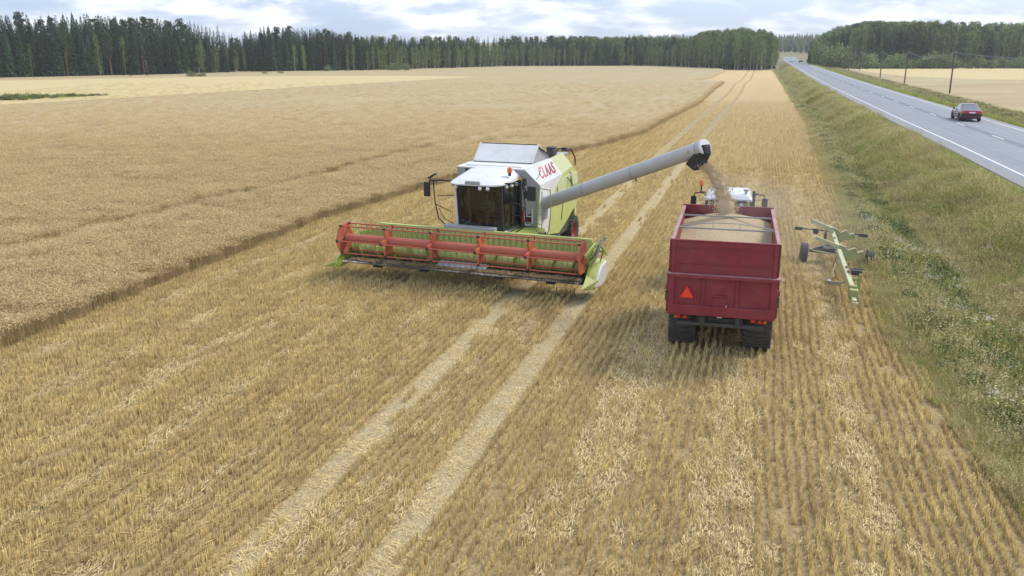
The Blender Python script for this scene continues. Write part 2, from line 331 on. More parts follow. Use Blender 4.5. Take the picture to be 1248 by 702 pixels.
# stubble soil
g = NT('stubble_ground'); uvn = N(g.t, 'ShaderNodeUVMap', uv_map='rows'); su = N(g.t, 'ShaderNodeSeparateXYZ'); g.link(uvn.outputs[0], su.inputs[0])
wob = g.noise(1.2, 4); uu = g.math('ADD', su.outputs[0], g.rng(wob, .3, .7, -.035, .035))
st = g.math('ABSOLUTE', g.math('SINE', g.math('MULTIPLY', uu, math.pi / 0.2)))      # 1 between rows .. 0
far = g.rng(su.outputs[1], 25, 75, 0, 1)
litter = g.noise(14, 8, .8, mapscale=(1, .55, 1)); mid = g.noise(.55, 7, .7); big = g.noise(.05, 5, .6, vec=uvn.outputs[0], mapscale=(4.5, .35, 1))
soil = g.mix(g.rng(litter, .35, .62), (0.21, 0.153, 0.08), (0.51, 0.385, 0.19))
gold = g.mix(g.rng(mid, .3, .7), (0.56, 0.415, 0.20), (0.64, 0.49, 0.26)); gold = g.mix(g.rng(big, .42, .68, 0, .7), gold, (0.53, 0.38, 0.175))
rowc = g.mix(g.rng(st, .15, .85, 0, .8), gold, (0.33, 0.235, 0.125))
rowc = g.mix(g.rng(su.outputs[1], 110, 280, 0, .8), rowc, gold)
c = g.mix(far, soil, rowc)
# wheel tracks (bare pale soil and crushed straw) at row offsets 0 and 2.25 m
def trk(u0, w):
    d = g.math('ABSOLUTE', g.math('SUBTRACT', su.outputs[0], u0)); d = g.math('ADD', d, g.rng(mid, .3, .7, -.07, .07)); return g.rng(d, w, w + .12, 1, 0)
t1 = g.math('MULTIPLY', g.math('MAXIMUM', trk(0.0, .19), trk(2.2, .21)), .85)
pale = g.mix(g.rng(litter, .4, .62), (0.36, 0.29, 0.165), (0.58, 0.485, 0.30)); fartrk = g.rng(su.outputs[1], 50, 80)
pale = g.mix(fartrk, pale, (0.33, 0.265, 0.14)); c = g.mix(t1, c, pale)
g.bump(litter, .7, .06); M['stubbleground'] = g.done(c)
# crop canopy
g = NT('barley_canopy'); uvn = N(g.t, 'ShaderNodeUVMap', uv_map='rows'); big = g.noise(.035, 6, .6, dist=.5); mid = g.noise(.5, 8, .7); fine = g.noise(5, 7, .8); lay = g.noise(.12, 6, .65, vec=uvn.outputs[0], mapscale=(1.6, .22, 1))
c = g.mix(g.rng(fine, .32, .68), (0.345, 0.28, 0.155), (0.49, 0.39, 0.215)); c = g.mix(g.rng(lay, .5, .7, 0, .6), c, (0.50, 0.405, 0.245)); c = g.mix(g.rng(big, .42, .6, 0, .45), c, (0.43, 0.32, 0.17)); c = g.mix(g.rng(mid, .55, .75, 0, .5), c, (0.30, 0.235, 0.13))
g.bump(mid, .3, .2); M['canopy'] = g.done(c, .9)
# pale field further off
g = NT('pale_barley'); big = g.noise(.02, 5, mapscale=(1, 3, 1)); mid = g.noise(.6, 8, .7)
c = g.mix(g.rng(mid, .3, .7), (0.49, 0.40, 0.19), (0.62, 0.51, 0.27)); c = g.mix(g.rng(big, .4, .6, 0, .5), c, (0.55, 0.42, 0.22)); M['palefield'] = g.done(c)
g = NT('far_brown_field'); big = g.noise(.03, 6, .65, mapscale=(1, 2.2, 1)); mid = g.noise(.6, 8, .7)
c = g.mix(g.rng(big, .42, .58), (0.44, 0.365, 0.20), (0.39, 0.295, 0.17)); c = g.mix(g.rng(mid, .45, .7, 0, .4), c, (0.3, 0.24, 0.12)); M['rightfield'] = g.done(c)
# asphalt
g = NT('worn_asphalt'); uvn = N(g.t, 'ShaderNodeUVMap', uv_map='rows'); su = N(g.t, 'ShaderNodeSeparateXYZ'); g.link(uvn.outputs[0], su.inputs[0])
grit = g.noise(30, 6, .8); bl_ = g.noise(.5, 7, .7); ln = g.noise(1.0, 5, .6, vec=uvn.outputs[0], mapscale=(3.0, .05, 1))
c = g.mix(g.rng(bl_, .3, .7), (0.19, 0.206, 0.24), (0.235, 0.253, 0.29)); c = g.mix(g.rng(ln, .45, .65, 0, .6), c, (0.155, 0.167, 0.192)); c = g.mix(g.rng(grit, .35, .65, 0, .35), c, (0.34, 0.34, 0.35))
cj = g.math('ABSOLUTE', g.math('SUBTRACT', su.outputs[0], 4.8)); c = g.mix(g.math('MULTIPLY', g.rng(cj, .1, .55, 1, 0), g.rng(bl_, .3, .6, .35, .9)), c, (0.12, 0.127, 0.145))
for e0 in (0.0, 9.08):
    ed = g.math('ABSOLUTE', g.math('SUBTRACT', su.outputs[0], e0)); c = g.mix(g.math('MULTIPLY', g.rng(ed, .1, .75, 1, 0), .6), c, (0.27, 0.25, 0.225))
g.bump(grit, .25, .02); M['asphalt'] = g.done(c, .72, .4)
M['roadpaint'] = mat('road_marking_paint', (0.75, 0.75, 0.74), 0.6, var=.15, vscale=6, dirt=(.3, .3, .3), dirtamt=.35)
g = NT('distant_hill'); big = g.noise(.012, 6, .6); c = g.mix(g.rng(big, .42, .56), (0.09, 0.12, 0.05), (0.26, 0.31, 0.12)); M['hill'] = g.done(c)

# terrain grid: every station follows the road and the field edge
ys = np.concatenate([np.arange(-60, 10, 5), np.arange(10, 70, .6), np.arange(70, 150, 2), np.arange(150, 640, 8), np.arange(640, 1500, 30), np.array([1700, 2200, 3000, 4500, 6400])])
rows = []
for y in ys:
    e, l = float(xe(y)), float(xl(y)); s = l - e
    left = np.array([-4500, -2000, -900, -400, -200, -100, -60, -35, -20, -8, -1.5]) + e
    mid_ = e + s * np.array([-.06, 0, .04, .08, .11, .14, .18, .22, .26, .3, .33, .37, .42, .47, .52, .57, .62, .68, .74, .8, .85, .9, .95, 1.0])
    mid_ = mid_ + 0
    right = l + RW + np.array([-RW / 2, 0, .4, .8, 2, 3, 4, 5, 6, 7.5, 9, 14, 30, 60, 120, 250, 500, 1000, 2000, 4500])
    rows.append(np.concatenate([left, mid_, right]))
X = np.array(rows); YY = np.repeat(ys[:, None], X.shape[1], 1); Z = zg(X, YY)
Z = np.where(YY > 700, HILL(X, YY), Z)
ground = sheet('ground', X, YY, Z, M['vergeground'])
# stubble field
ts = np.concatenate([np.linspace(0, .9, 12), [.93, .95, .965, .98, .99, 1.0]])
ys2 = np.concatenate([np.arange(-60, 10, 5), np.arange(10, 120, 2), np.arange(120, 365, 6)])
X = np.array([xc(y) - 1.2 + (xe(y) + .05 - xc(y) + 1.2) * ts for y in ys2]); YY = np.repeat(ys2[:, None], len(ts), 1)
U = (X - xr(YY)) * .96
sheet('stubble_field', X, YY, zg(X, YY) + .012, M['stubbleground'], uv=(U, YY))
# road
us = np.array([0, .3, RW / 2, RW - .3, RW]); ys3 = np.concatenate([np.arange(-60, 150, 5), np.arange(150, 700, 10)])
X = np.array([xl(y) + us for y in ys3]); YY = np.repeat(ys3[:, None], len(us), 1)
cz = np.array([-.03, 0, .06, 0, -.03]) + ROAD_Z
Z = np.repeat(cz[None, :], len(ys3), 0)
fade = np.clip((900 - YY) / 300, 0, 1); Z = Z * fade + .004 + HILL(X, YY)
road = sheet('road', X, YY, Z, M['asphalt'], uv=(np.repeat(us[None, :], len(ys3), 0) * .966, YY))
def strip(name, y0, y1, uoff, w, step):
    yy = np.arange(y0, y1 + .01, step); X = np.array([[xl(y) + uoff - w / 2, xl(y) + uoff + w / 2] for y in yy]); Yv = np.repeat(yy[:, None], 2, 1)
    zz = np.interp(X - xl(Yv), us, cz) + .012
    return sheet(name, X, Yv, zz, M['roadpaint'], kind=None, parent=road, smooth=False)
strip('edge_line', -40, 600, 1.05, .15, 5); strip('edge_line', -40, 600, RW - .95, .14, 5)
d0 = 60.9 - 11.05 * 6
for k in range(38):
    y = d0 + 11.05 * k; strip('centre_dash', y - 1.45, y + 1.45, 4.95, .13, 1.45)
# standing barley body (its top surface; stalks are added on it near the camera)
ysC = np.concatenate([np.arange(-20, 90, 1.5), np.arange(90, 250, 4), np.arange(250, 470, 8)])
offs = np.array([-.35, -.35, -.6, -1.2, -2.2, -3.5, -5, -7, -9, -11.5, -14, -17, -20, -24, -28, -33, -40, -50, -65, -85, -110, -150, -200, -300, -450])
X = np.array([np.maximum(xc(y) + offs, -460) for y in ysC]); YY = np.repeat(ysC[:, None], len(offs), 1)
def tramdip(x, y):
    xt = np.interp(y, [0, 31.9, 52.9, 65.5, 73.8, 110], [-32, -19.6, -11.4, -7.7, -3.9, 12]); return np.abs(x - xt)
def canz(x, y): return .28 + .25 * np.clip((y - 55) / 60, 0, 1) + 0 * x
Z = canz(X, YY); Z[:, 0] = .0
Z = np.where(tramdip(X, YY) < .6, Z - .3, Z)
sheet('standing_barley', X, YY, Z, M['canopy'], uv=(X - xr(YY), YY), kind='stuff')
me = bpy.data.meshes.new('pale_field'); pf = [(-260, 60), (-79.4, 101.9), (-70.2, 119.3), (-62.2, 133.2), (-47.3, 166), (-8.6, 247.6), (-30, 257), (-72.4, 255), (-126.3, 216.4), (-155.2, 201), (-260, 150)]
pf = [(a, b, .56) for a, b in pf]; me.from_pydata(pf, [], [tuple(range(len(pf)))]); me.materials.append(M['palefield']); o = bpy.data.objects.new('pale_field', me); COL.objects.link(o); o['kind'] = 'structure'
# field on the far side of the road
ysR = np.array([20, 60, 90, 120, 160, 220, 300, 400, 520]); tsR = np.array([0, .1, .3, 1.0])
X = np.array([(xl(y) + RW + 9.5) + tsR * 500 for y in ysR]); YY = np.repeat(ysR[:, None], 4, 1); sheet('far_field', X, YY, X * 0 + .34, M['rightfield'])
def quadpatch(name, pts, z, m):
    me = bpy.data.meshes.new(name); me.from_pydata([(a, b, z) for a, b in pts], [], [tuple(range(len(pts)))]); me.materials.append(m); o = bpy.data.objects.new(name, me); COL.objects.link(o); o['kind'] = 'structure'
quadpatch('far_pale_field', [(115, 255), (124, 232), (170, 208), (600, 250), (800, 520), (180, 520), (130, 330)], .35, M['palefield'])
# ------------------------------------------------------------------ wheels
def wheel(parent, c, r, w, rimm, lugs=18, style='ag', rimr=.5, name='wheel', side=1):
    """rim mesh with the tyre as its child; axis along local x; side = outward direction"""
    c = Vector(c); k = MB()
    k.lathe(c, (side, 0, 0), [(-w * .38, r * rimr * 1.04), (-w * .36, r * rimr), (w * .30, r * rimr), (w * .36, r * rimr * 1.05), (w * .33, r * rimr * .93), (w * .12, r * rimr * .80), (w * .05, r * rimr * .45), (w * .16, r * rimr * .42), (w * .18, 0.001)], 20)
    for i in range(8):
        t = i * math.pi / 4; p = c + Vector((side * w * .13, math.cos(t) * r * rimr * .3, math.sin(t) * r * rimr * .3)); k.cyl(p, p + Vector((side * .06, 0, 0)), r * .03, 6)
    rim = k.build(name, rimm, parent)
    t = MB(); hw = w / 2; ri = r * rimr
    t.lathe(c, (1, 0, 0), [(-hw * .74, ri), (-hw * .93, ri + (r - ri) * .3), (-hw, ri + (r - ri) * .62), (-hw * .94, r * .89), (-hw * .8, r * .925), (0, r * .935), (hw * .8, r * .925), (hw * .94, r * .89), (hw, ri + (r - ri) * .62), (hw * .93, ri + (r - ri) * .3), (hw * .74, ri)], 36)
    for i in range(lugs):
        for s in (-1, 1):
            a = 2 * math.pi * (i + (.5 if s > 0 and style == 'ag' else 0)) / lugs
            if style == 'road': continue
            sk = .16 if style == 'ag' else .07
            pts = []
            for fx, ang in ((0.02, a + sk), (.98, a - sk * .4)):
                for dr in (0, 1):
                    rr = (r * (.92 if not dr else 1.0)) if fx < .5 else (r * (.88 if not dr else .985))
                    for dw in (-1, 1):
                        an = ang + dw * (.05 if style == 'ag' else .045) * (1 if not dr else .7); pts.append(c + Vector((s * hw * fx, math.cos(an) * rr, math.sin(an) * rr)))
            t.add(pts, [(0, 1, 3, 2), (4, 6, 7, 5), (2, 3, 7, 6), (0, 2, 6, 4), (1, 5, 7, 3), (0, 4, 5, 1)])
    if style == 'road':
        for i in range(5):
            x = (i - 2) * w * .16; t.lathe(c + Vector((x, 0, 0)), (1, 0, 0), [(-.025, r * .93), (-.02, r), (.02, r), (.025, r * .93)], 36)
    t.build('tyre', M['rubber'], rim)
    return rim

# ------------------------------------------------------------------ combine harvester
CB = tag(empty('combine_harvester', (-.6, 31.03, 0), R(-20.5)), 'green and white combine harvester with wide red reel, unloading grain through its long grey tube', 'combine harvester')
def P(name, m, mb, parent=CB, **k): return mb.build(name, M[m], parent, **k)
# chassis, axles, wheels
k = MB(); k.box((0, .1, .8), (2.0, .35, .4)); k.box((0, 2.4, 1.25), (1.1, 5.2, .5)); k.box((0, 4.5, .72), (2.5, .22, .22)); k.box((0, 4.5, .95), (.5, .4, .5)); P('chassis', 'dark', k, bevel=.02)
for s in (-1, 1):
    wheel(CB, (s * 1.3, .1, .74), .74, .62, M['rimred'], 20, side=s)
    wheel(CB, (s * 1.5, 4.5, .62), .62, .5, M['rimred'], 18, side=s, rimr=.52)
# side hulls: folded panels, white in front and green behind
for s in (-1, 1):
    xf, xt = s * 1.6, s * 1.3
    def S(pts, th=.03):
        k = MB(); k.poly([(p[0] * s, p[1], p[2]) for p in pts], th); return k
    P('upper_side_panel', 'cream', S([(1.3, -.5, 3.72), (1.6, .35, 3.05), (1.6, 3.05, 3.12), (1.3, 2.45, 3.82)]), bevel=.006)
    P('upper_side_panel', 'pgreen', S([(1.3, 2.46, 3.82), (1.6, 3.06, 3.12), (1.6, 4.4, 3.28), (1.3, 3.95, 3.86)]), bevel=.006)
    P('side_panel', 'cream', S([(1.6, .35, 3.04), (1.6, .05, 1.62), (1.6, 1.2, 1.1), (1.6, 1.45, 1.7), (1.6, 1.65, 2.2), (1.6, 2.2, 2.75), (1.6, 3.05, 3.11)]), bevel=.006)
    P('side_panel', 'lgreen', S([(1.6, 3.06, 3.11), (1.6, 2.21, 2.75), (1.6, 1.66, 2.2), (1.6, 1.46, 1.7), (1.6, 1.22, 1.08), (1.6, 2.7, .86), (1.6, 3.6, 1.12), (1.6, 4.5, 1.45), (1.6, 5.15, 1.6), (1.6, 5.15, 2.92), (1.6, 4.4, 3.27)]), bevel=.006)
    k = MB(); k.poly([(1.632 * s, 2.35, 2.72), (1.632 * s, 3.05, 3.0), (1.632 * s, 4.3, 3.05), (1.632 * s, 3.1, 2.35), (1.632 * s, 2.5, 2.0)], .03); P('swoosh_panel', 'pgreen', k, bevel=.008)
    k = MB(); k.poly([(1.64 * s, 4.0, 3.12), (1.64 * s, 4.95, 2.98), (1.66 * s, 5.0, 2.55), (1.66 * s, 4.3, 2.5)], .045); P('air_intake_panel', 'pgreen', k, bevel=.015)
    k = MB(); k.poly([(1.64 * s, 3.2, 2.28), (1.64 * s, 4.35, 2.42), (1.64 * s, 3.6, 1.5), (1.64 * s, 2.9, 1.35)], .04); P('service_door', 'lgreen', k, bevel=.015)
    k = MB(); k.tube([(1.66 * s, 3.55, 2.95), (1.71 * s, 3.62, 2.82), (1.7 * s, 3.85, 2.72), (1.66 * s, 3.95, 2.8)], .018); P('door_handle', 'dark', k); k = MB(); k.tube([(1.67 * s, 3.3, 2.3), (1.72 * s, 3.45, 2.18), (1.67 * s, 3.6, 2.2)], .018); P('door_handle', 'dark', k)
    k = MB(); k.box((1.55 * s, 2.6, 1.0), (.08, 3.4, .5)); P('belt_guard', 'dark', k)
# inner body and rear hood
k = MB(); k.hull([(-1.28, .0, 1.6), (1.28, .0, 1.6), (1.28, 4.9, 1.3), (-1.28, 4.9, 1.3)], [(-1.28, .0, 3.66), (1.28, .0, 3.66), (1.28, 4.5, 3.7), (-1.28, 4.5, 3.7)]); P('threshing_body', 'dark', k)
k = MB(); k.hull([(-1.57, 5.0, 1.1), (1.57, 5.0, 1.1), (1.25, 6.4, 1.0), (-1.25, 6.4, 1.0)], [(-1.57, 5.0, 2.9), (1.57, 5.0, 2.9), (1.2, 6.0, 2.6), (-1.2, 6.0, 2.6)]); P('rear_hood', 'lgreen', k, bevel=.05)
k = MB(); k.box((0, 4.2, 3.73), (2.5, 1.6, .06)); k.hull([(-1.25, 4.4, 3.0), (1.25, 4.4, 3.0), (1.25, 5.1, 2.9), (-1.25, 5.1, 2.9)], [(-1.25, 4.4, 3.72), (1.25, 4.4, 3.72), (1.25, 4.7, 3.6), (-1.25, 4.7, 3.6)]); P('engine_deck', 'grey', k, bevel=.02)
k = MB(); k.box((1.0, 3.5, 3.92), (.30, .4, .32)); k.box((1.0, 3.5, 4.1), (.34, .44, .05)); P('engine_air_cleaner', 'dark', k, bevel=.03)
k = MB(); k.cyl((.35, 4.1, 3.7), (.35, 4.1, 3.95), .08, 12); P('exhaust_pipe', 'dark', k)
k = MB(); k.box((1.25, 4.4, 3.95), (.16, .16, .12)); k.tube([(.9, 4.3, 3.7), (1.0, 4.35, 3.95), (1.25, 4.4, 3.97), (1.45, 4.5, 3.9)], .03); k.tube([(1.33, 4.3, 3.9), (1.5, 4.5, 3.95), (1.62, 4.7, 3.6), (1.6, 4.8, 3.3)], .03); P('rear_guard_rail', 'black', k)
# grain tank
k = MB(); k.poly([(-1.32, -.5, 3.725), (1.32, -.5, 3.725), (1.32, .72, 3.75), (-1.32, .72, 3.75)], .05); k.box((0, 1.6, 3.74), (2.62, 2.0, .08)); P('tank_front_ledge', 'cream', k, bevel=.01)
k = MB(); k.poly([(-1.12, .72, 3.80), (1.12, .72, 3.80), (1.12, 1.4, 4.38), (-1.12, 1.4, 4.38)], .035); P('tank_cover_front', 'cream', k, bevel=.008)
k = MB(); k.poly([(-1.12, 1.46, 4.38), (1.12, 1.46, 4.38), (1.12, 2.62, 3.80), (-1.12, 2.62, 3.80)], .035); P('tank_cover_back', 'cream', k, bevel=.008)
for s in (-1, 1):
    k = MB(); k.poly([(s * 1.13, .80, 3.80), (s * 1.13, 1.43, 4.34), (s * 1.13, 2.55, 3.80)], .02); P('tank_cover_gusset', 'grey', k)
    k = MB(); k.beam((s * 1.145, .72, 3.82), (s * 1.145, 1.43, 4.41), .05, .05); k.beam((s * 1.145, 1.43, 4.41), (s * 1.145, 2.62, 3.82), .05, .05); k.beam((s * 1.145, 1.43, 4.36), (s * 1.145, 1.6, 3.8), .02, .02); P('tank_cover_edge', 'cream', k)
    k = MB(); k.cyl((s * 1.16, 1.5, 4.3), (s * 1.2, 2.75, 3.85), .03, 8); P('cover_strut', 'black', k)
k = MB(); k.beam((-1.15, .70, 3.775), (1.15, .70, 3.775), .05, .05); k.beam((-1.1, 1.43, 4.40), (1.12, 1.43, 4.40), .05, .03); P('cover_seal', 'black', k)
# front wall beside the cab, with window hatch, extinguisher, ladder
k = MB(); k.poly([(1.0, -.02, 1.6), (1.6, .06, 1.6), (1.6, .34, 3.04), (1.3, -.48, 3.7), (1.0, -.48, 3.7)], .04); k.poly([(-1.6, .06, 1.6), (-1.0, -.02, 1.6), (-1.0, -.48, 3.7), (-1.3, -.48, 3.7), (-1.6, .34, 3.04)], .04)
k.box((0, .02, 2.65), (2.0, .05, 2.0)); P('front_wall', 'grey', k, bevel=.006)
k = MB(); k.box((1.32, -.08, 2.15), (.2, .03, .7)); P('wall_recess', 'seat', k)
k = MB(); k.tube([(1.18, -.14, 1.7), (1.18, -.14, 2.6), (1.22, -.14, 2.68), (1.42, -.12, 2.68), (1.46, -.12, 2.6), (1.46, -.12, 1.75), (1.4, -.12, 1.68), (1.24, -.14, 1.68), (1.18, -.14, 1.76)], .028); k.tube([(1.18, -.14, 2.0), (1.46, -.12, 2.0)], .02); P('hatch_frame', 'cream', k)
k = MB(); k.cyl((1.1, -.2, 1.7), (1.1, -.2, 2.15), .075, 12); k.cyl((1.1, -.2, 2.15), (1.1, -.2, 2.22), .03, 8); e_ = P('fire_extinguisher', 'redlens', k)
k = MB(); k.box((1.15, -.515, 3.42), (.14, .02, .12)); P('warning_sticker', 'yellow', k)
k = MB(); k.tube([(1.66, -.12, 1.55), (1.66, -.12, 2.95), (1.72, -.15, 3.05), (1.95, -.3, 3.05), (2.25, -.45, 3.05)], .02); k.tube([(2.25, -.45, 3.08), (2.27, -.46, 2.2), (2.22, -.46, 1.6), (2.05, -.4, 1.4)], .018); k.tube([(1.62, -.1, 1.55), (1.62, -.1, 2.7)], .018)
for z in (1.75, 2.1, 2.45): k.tube([(1.62, -.1, z), (1.86, -.2, z)], .014)
k.tube([(1.86, -.2, 1.5), (1.86, -.2, 2.95)], .016); P('hand_rail', 'green', k)
k = MB()
for i in range(5): k.box((2.02, -.75, .45 + i * .27), (.3, .22, .03))
k.beam((1.86, -.75, .35), (1.86, -.75, 1.62), .03, .05); k.beam((2.18, -.75, .35), (2.18, -.75, 1.62), .03, .05); P('access_ladder', 'dark', k)
k = MB(); k.hull([(1.0, -1.75, 1.32), (1.9, -1.5, 1.32), (1.9, -.05, 1.32), (1.0, -.05, 1.32)], [(1.0, -1.85, 1.6), (1.95, -1.55, 1.6), (1.95, -.05, 1.6), (1.0, -.05, 1.6)]); P('cab_platform', 'green', k, bevel=.02)
k = MB(); k.hull([(-1.55, -1.7, 1.35), (-.95, -1.9, 1.35), (-.95, -.05, 1.35), (-1.55, -.05, 1.35)], [(-1.6, -1.75, 1.6), (-.95, -1.95, 1.6), (-.95, -.05, 1.6), (-1.6, -.05, 1.6)]); P('cab_platform', 'lgreen', k, bevel=.02)
k = MB(); k.tube([(1.05, -1.9, 1.58), (1.5, -1.75, 1.5), (1.95, -1.62, 1.5)], .03); k.box((1.45, -1.72, 1.45), (.25, .06, .12)); P('platform_lamp_bar', 'dark', k)
# cab
k = MB(); k.box((.1, -.95, 1.66), (1.75, 1.8, .14)); k.hull([(-.68, -1.85, 1.45), (.98, -1.85, 1.45), (.98, -1.5, 1.3), (-.68, -1.5, 1.3)], [(-.72, -1.9, 1.74), (1.05, -1.88, 1.74), (1.05, -1.5, 1.74), (-.72, -1.5, 1.74)]); P('cab_floor', 'cream', k, bevel=.02)
def arc(xa, xb, y, bow, z, n=7): return [(xa + (xb - xa) * i / (n - 1), y - bow * (1 - (2 * i / (n - 1) - 1) ** 2), z) for i in range(n)]
lo = arc(-.66, .96, -1.82, .16, 1.76); hi = arc(-.74, .92, -1.86, .2, 3.3)
k = MB(); k.add(lo + hi, [(i, i + 1, 8 + i, 7 + i) for i in range(6)]); P('windscreen', 'cabglass', k)
k = MB(); k.add([(1.0, -1.78, 1.76), (1.1, -.35, 1.76), (1.08, -.45, 3.3), (.97, -1.8, 3.3)], [(0, 1, 2, 3)]); P('side_window', 'cabglass', k)
k = MB(); k.add([(-.72, -1.78, 1.76), (-.88, -.35, 1.76), (-.88, -.45, 3.3), (-.8, -1.8, 3.3)], [(0, 3, 2, 1)]); P('side_window', 'cabglass', k)
k = MB(); k.beam((.98, -1.83, 1.72), (.94, -1.87, 3.34), .09, .09); k.beam((1.1, -.33, 1.7), (1.08, -.45, 3.34), .12, .14); k.beam((.98, -1.6, 3.33), (1.08, -.45, 3.33), .06, .06); k.beam((1.0, -1.8, 1.73), (1.1, -.35, 1.73), .05, .05)
for i in range(6): k.beam(lo[i], lo[i + 1], .05, .06); k.beam(hi[i], hi[i + 1], .06, .1)
k.box((1.04, -.22, 2.55), (.12, .2, 1.7)); P('cab_pillar', 'black', k, bevel=.01)
k = MB(); k.beam((-.7, -1.83, 1.72), (-.77, -1.87, 3.34), .07, .09); P('cab_pillar', 'cream', k, bevel=.01); k = MB(); k.beam((-.88, -.33, 1.7), (-.88, -.45, 3.34), .1, .12); P('cab_pillar', 'cream', k, bevel=.01)
k = MB(); k.box((.08, -.28, 2.5), (1.85, .06, 1.6)); P('cab_rear_wall', 'cabin', k)
k = MB(); k.box((.1, -.72, 2.35), (.5, .14, .72)); k.box((.1, -.98, 2.0), (.52, .52, .14)); k.box((.1, -.7, 2.82), (.28, .1, .2)); k.box((.1, -.95, 1.84), (.3, .3, .24)); P('driver_seat', 'seat', k, bevel=.05)
k = MB(); k.cyl((.1, -1.62, 1.75), (.1, -1.42, 2.38), .05, 10); k.box((.1, -1.55, 2.2), (.2, .1, .3)); k.lathe((.1, -1.4, 2.42), (0, -.6, 1), [(-.015, .19), (.015, .205), (.03, .19), (.0, .18), (-.015, .19)], 20); k.box((.1, -1.41, 2.42), (.34, .03, .03)); P('steering_column', 'black', k)
k = MB(); k.box((.55, -.95, 2.2), (.26, .62, .14)); k.box((.62, -1.25, 2.55), (.26, .05, .2)); k.box((.45, -1.1, 2.35), (.05, .08, .2)); P('control_console', 'cabin', k, bevel=.03)
# roof: rounded white shell
def roofring(z, inset, fr):
    pts = []
    for (cx, cy, sx, sy) in ((-.92 + fr + inset, -2.28 + fr + inset, -1, -1), (1.08 - fr - inset, -2.28 + fr + inset, 1, -1), (1.12 - .1 - inset, -.12 - .1 - inset * .3, 1, 1), (-.98 + .1 + inset, -.12 - .1 - inset * .3, -1, 1)):
        r = fr if sy < 0 else .1; a0 = {(-1, -1): 180, (1, -1): 270, (1, 1): 0, (-1, 1): 90}[(sx, sy)]
        for i in range(6): a = R(a0 + 90 * i / 5); pts.append((cx + r * math.cos(a), cy + r * math.sin(a), z))
    return pts
k = MB(); levels = [(3.34, .06, .4), (3.38, 0, .42), (3.5, .0, .42), (3.62, .06, .42), (3.72, .2, .4), (3.77, .42, .3)]; rr = [roofring(*l) for l in levels]; n = len(rr[0])
for r_, fr_ in zip(rr, (0, .1, .4, .8, 1, 1)): k.v += [(x_, y_, z_ - fr_ * .26 * max(0, (-.3 - y_) / 2.0)) for x_, y_, z_ in r_]
for a in range(len(rr) - 1): k.f += [(a * n + i, a * n + (i + 1) % n, (a + 1) * n + (i + 1) % n, (a + 1) * n + i) for i in range(n)]
k.f += [tuple(reversed(range(n))), tuple(range((len(rr) - 1) * n, len(rr) * n))]; P('cab_roof', 'cream', k)
k = MB(); k.hull([(-1.15, -.25, 3.55), (1.2, -.25, 3.55), (1.2, -.02, 3.55), (-1.15, -.02, 3.55)], [(-1.05, -.25, 3.80), (1.1, -.25, 3.80), (1.1, -.02, 3.82), (-1.05, -.02, 3.82)]); P('roof_rear_fairing', 'cream', k, bevel=.03)
k = MB(); k.box((.05, -2.25, 3.45), (.55, .1, .12)); P('roof_vent', 'grey', k, bevel=.03)
k = MB(); k.box((.1, -2.02, 3.33), (1.7, .3, .05)); P('roof_visor', 'black', k)
for x, y in ((-.62, -2.14), (.33, -2.26), (.6, -2.22), (1.04, -1.6), (1.1, -1.25), (1.12, -.85)):
    k = MB(); k.cyl((x, y, 3.3), (x, y - .05, 3.23), .07, 12, .06); P('work_light', 'lightglass', k)
k = MB(); k.cyl((1.02, -1.25, 3.6), (1.02, -1.25, 3.72), .05, 10); bl0 = P('beacon_mount', 'black', k); k = MB(); k.lathe((1.02, -1.25, 3.72), (0, 0, 1), [(0, .09), (.1, .09), (.17, .06), (.19, .001)], 14); k.build('beacon_lens', M['beacon'], bl0)
# mirrors and arms
k = MB(); k.tube([(-.85, -1.95, 3.42), (-1.25, -2.05, 3.45), (-1.62, -2.15, 3.42), (-1.66, -2.15, 3.2)], .032); k.tube([(-1.5, -2.1, 3.42), (-1.45, -2.1, 2.7), (-1.35, -2.05, 2.1), (-1.05, -1.95, 1.8), (-.8, -1.88, 1.75)], .022); k.tube([(-1.42, -2.1, 2.6), (-.9, -1.95, 2.35)], .016); k.tube([(-1.36, -2.08, 2.9), (-.8, -1.9, 2.93)], .016); k.tube([(-1.3, -2.08, 2.45), (-1.15, -2.0, 2.1), (-.82, -1.9, 1.9)], .014); P('mirror_arm', 'black', k)
k = MB(); k.box((-1.72, -2.15, 3.12), (.24, .09, .5)); P('mirror', 'black', k, bevel=.03)
k = MB(); k.box((-1.45, -2.25, 3.62), (.34, .16, .05), Matrix.Rotation(-.5, 3, 'Y')); k.tube([(-1.6, -2.15, 3.44), (-1.5, -2.22, 3.6)], .018); P('upper_mirror', 'black', k)
k = MB(); k.tube([(.95, -1.85, 3.42), (1.4, -1.75, 3.42), (1.68, -1.72, 3.42), (1.72, -1.72, 3.3), (1.82, -1.7, 3.1)], .03); k.tube([(1.66, -1.72, 3.4), (1.75, -1.7, 2.7), (1.75, -1.65, 2.2), (1.6, -1.55, 1.85), (1.3, -1.5, 1.66), (.95, -1.6, 1.62)], .022); k.tube([(1.0, -1.7, 2.72), (1.5, -1.7, 2.74), (1.72, -1.68, 2.6), (1.6, -1.6, 2.3), (1.25, -1.5, 2.25)], .016); P('mirror_arm', 'black', k)
k = MB(); k.box((1.98, -1.68, 3.1), (.3, .1, .5)); k.box((1.78, -1.66, 3.05), (.16, .08, .26)); P('mirror', 'black', k, bevel=.03)
k = MB(); k.tube([(1.2, -.6, 3.55), (1.35, -.7, 3.35), (1.5, -.9, 3.3), (1.62, -1.2, 3.45)], .012); k.box((1.3, -.52, 3.3), (.12, .06, .25)); P('cable_bundle', 'black', k)
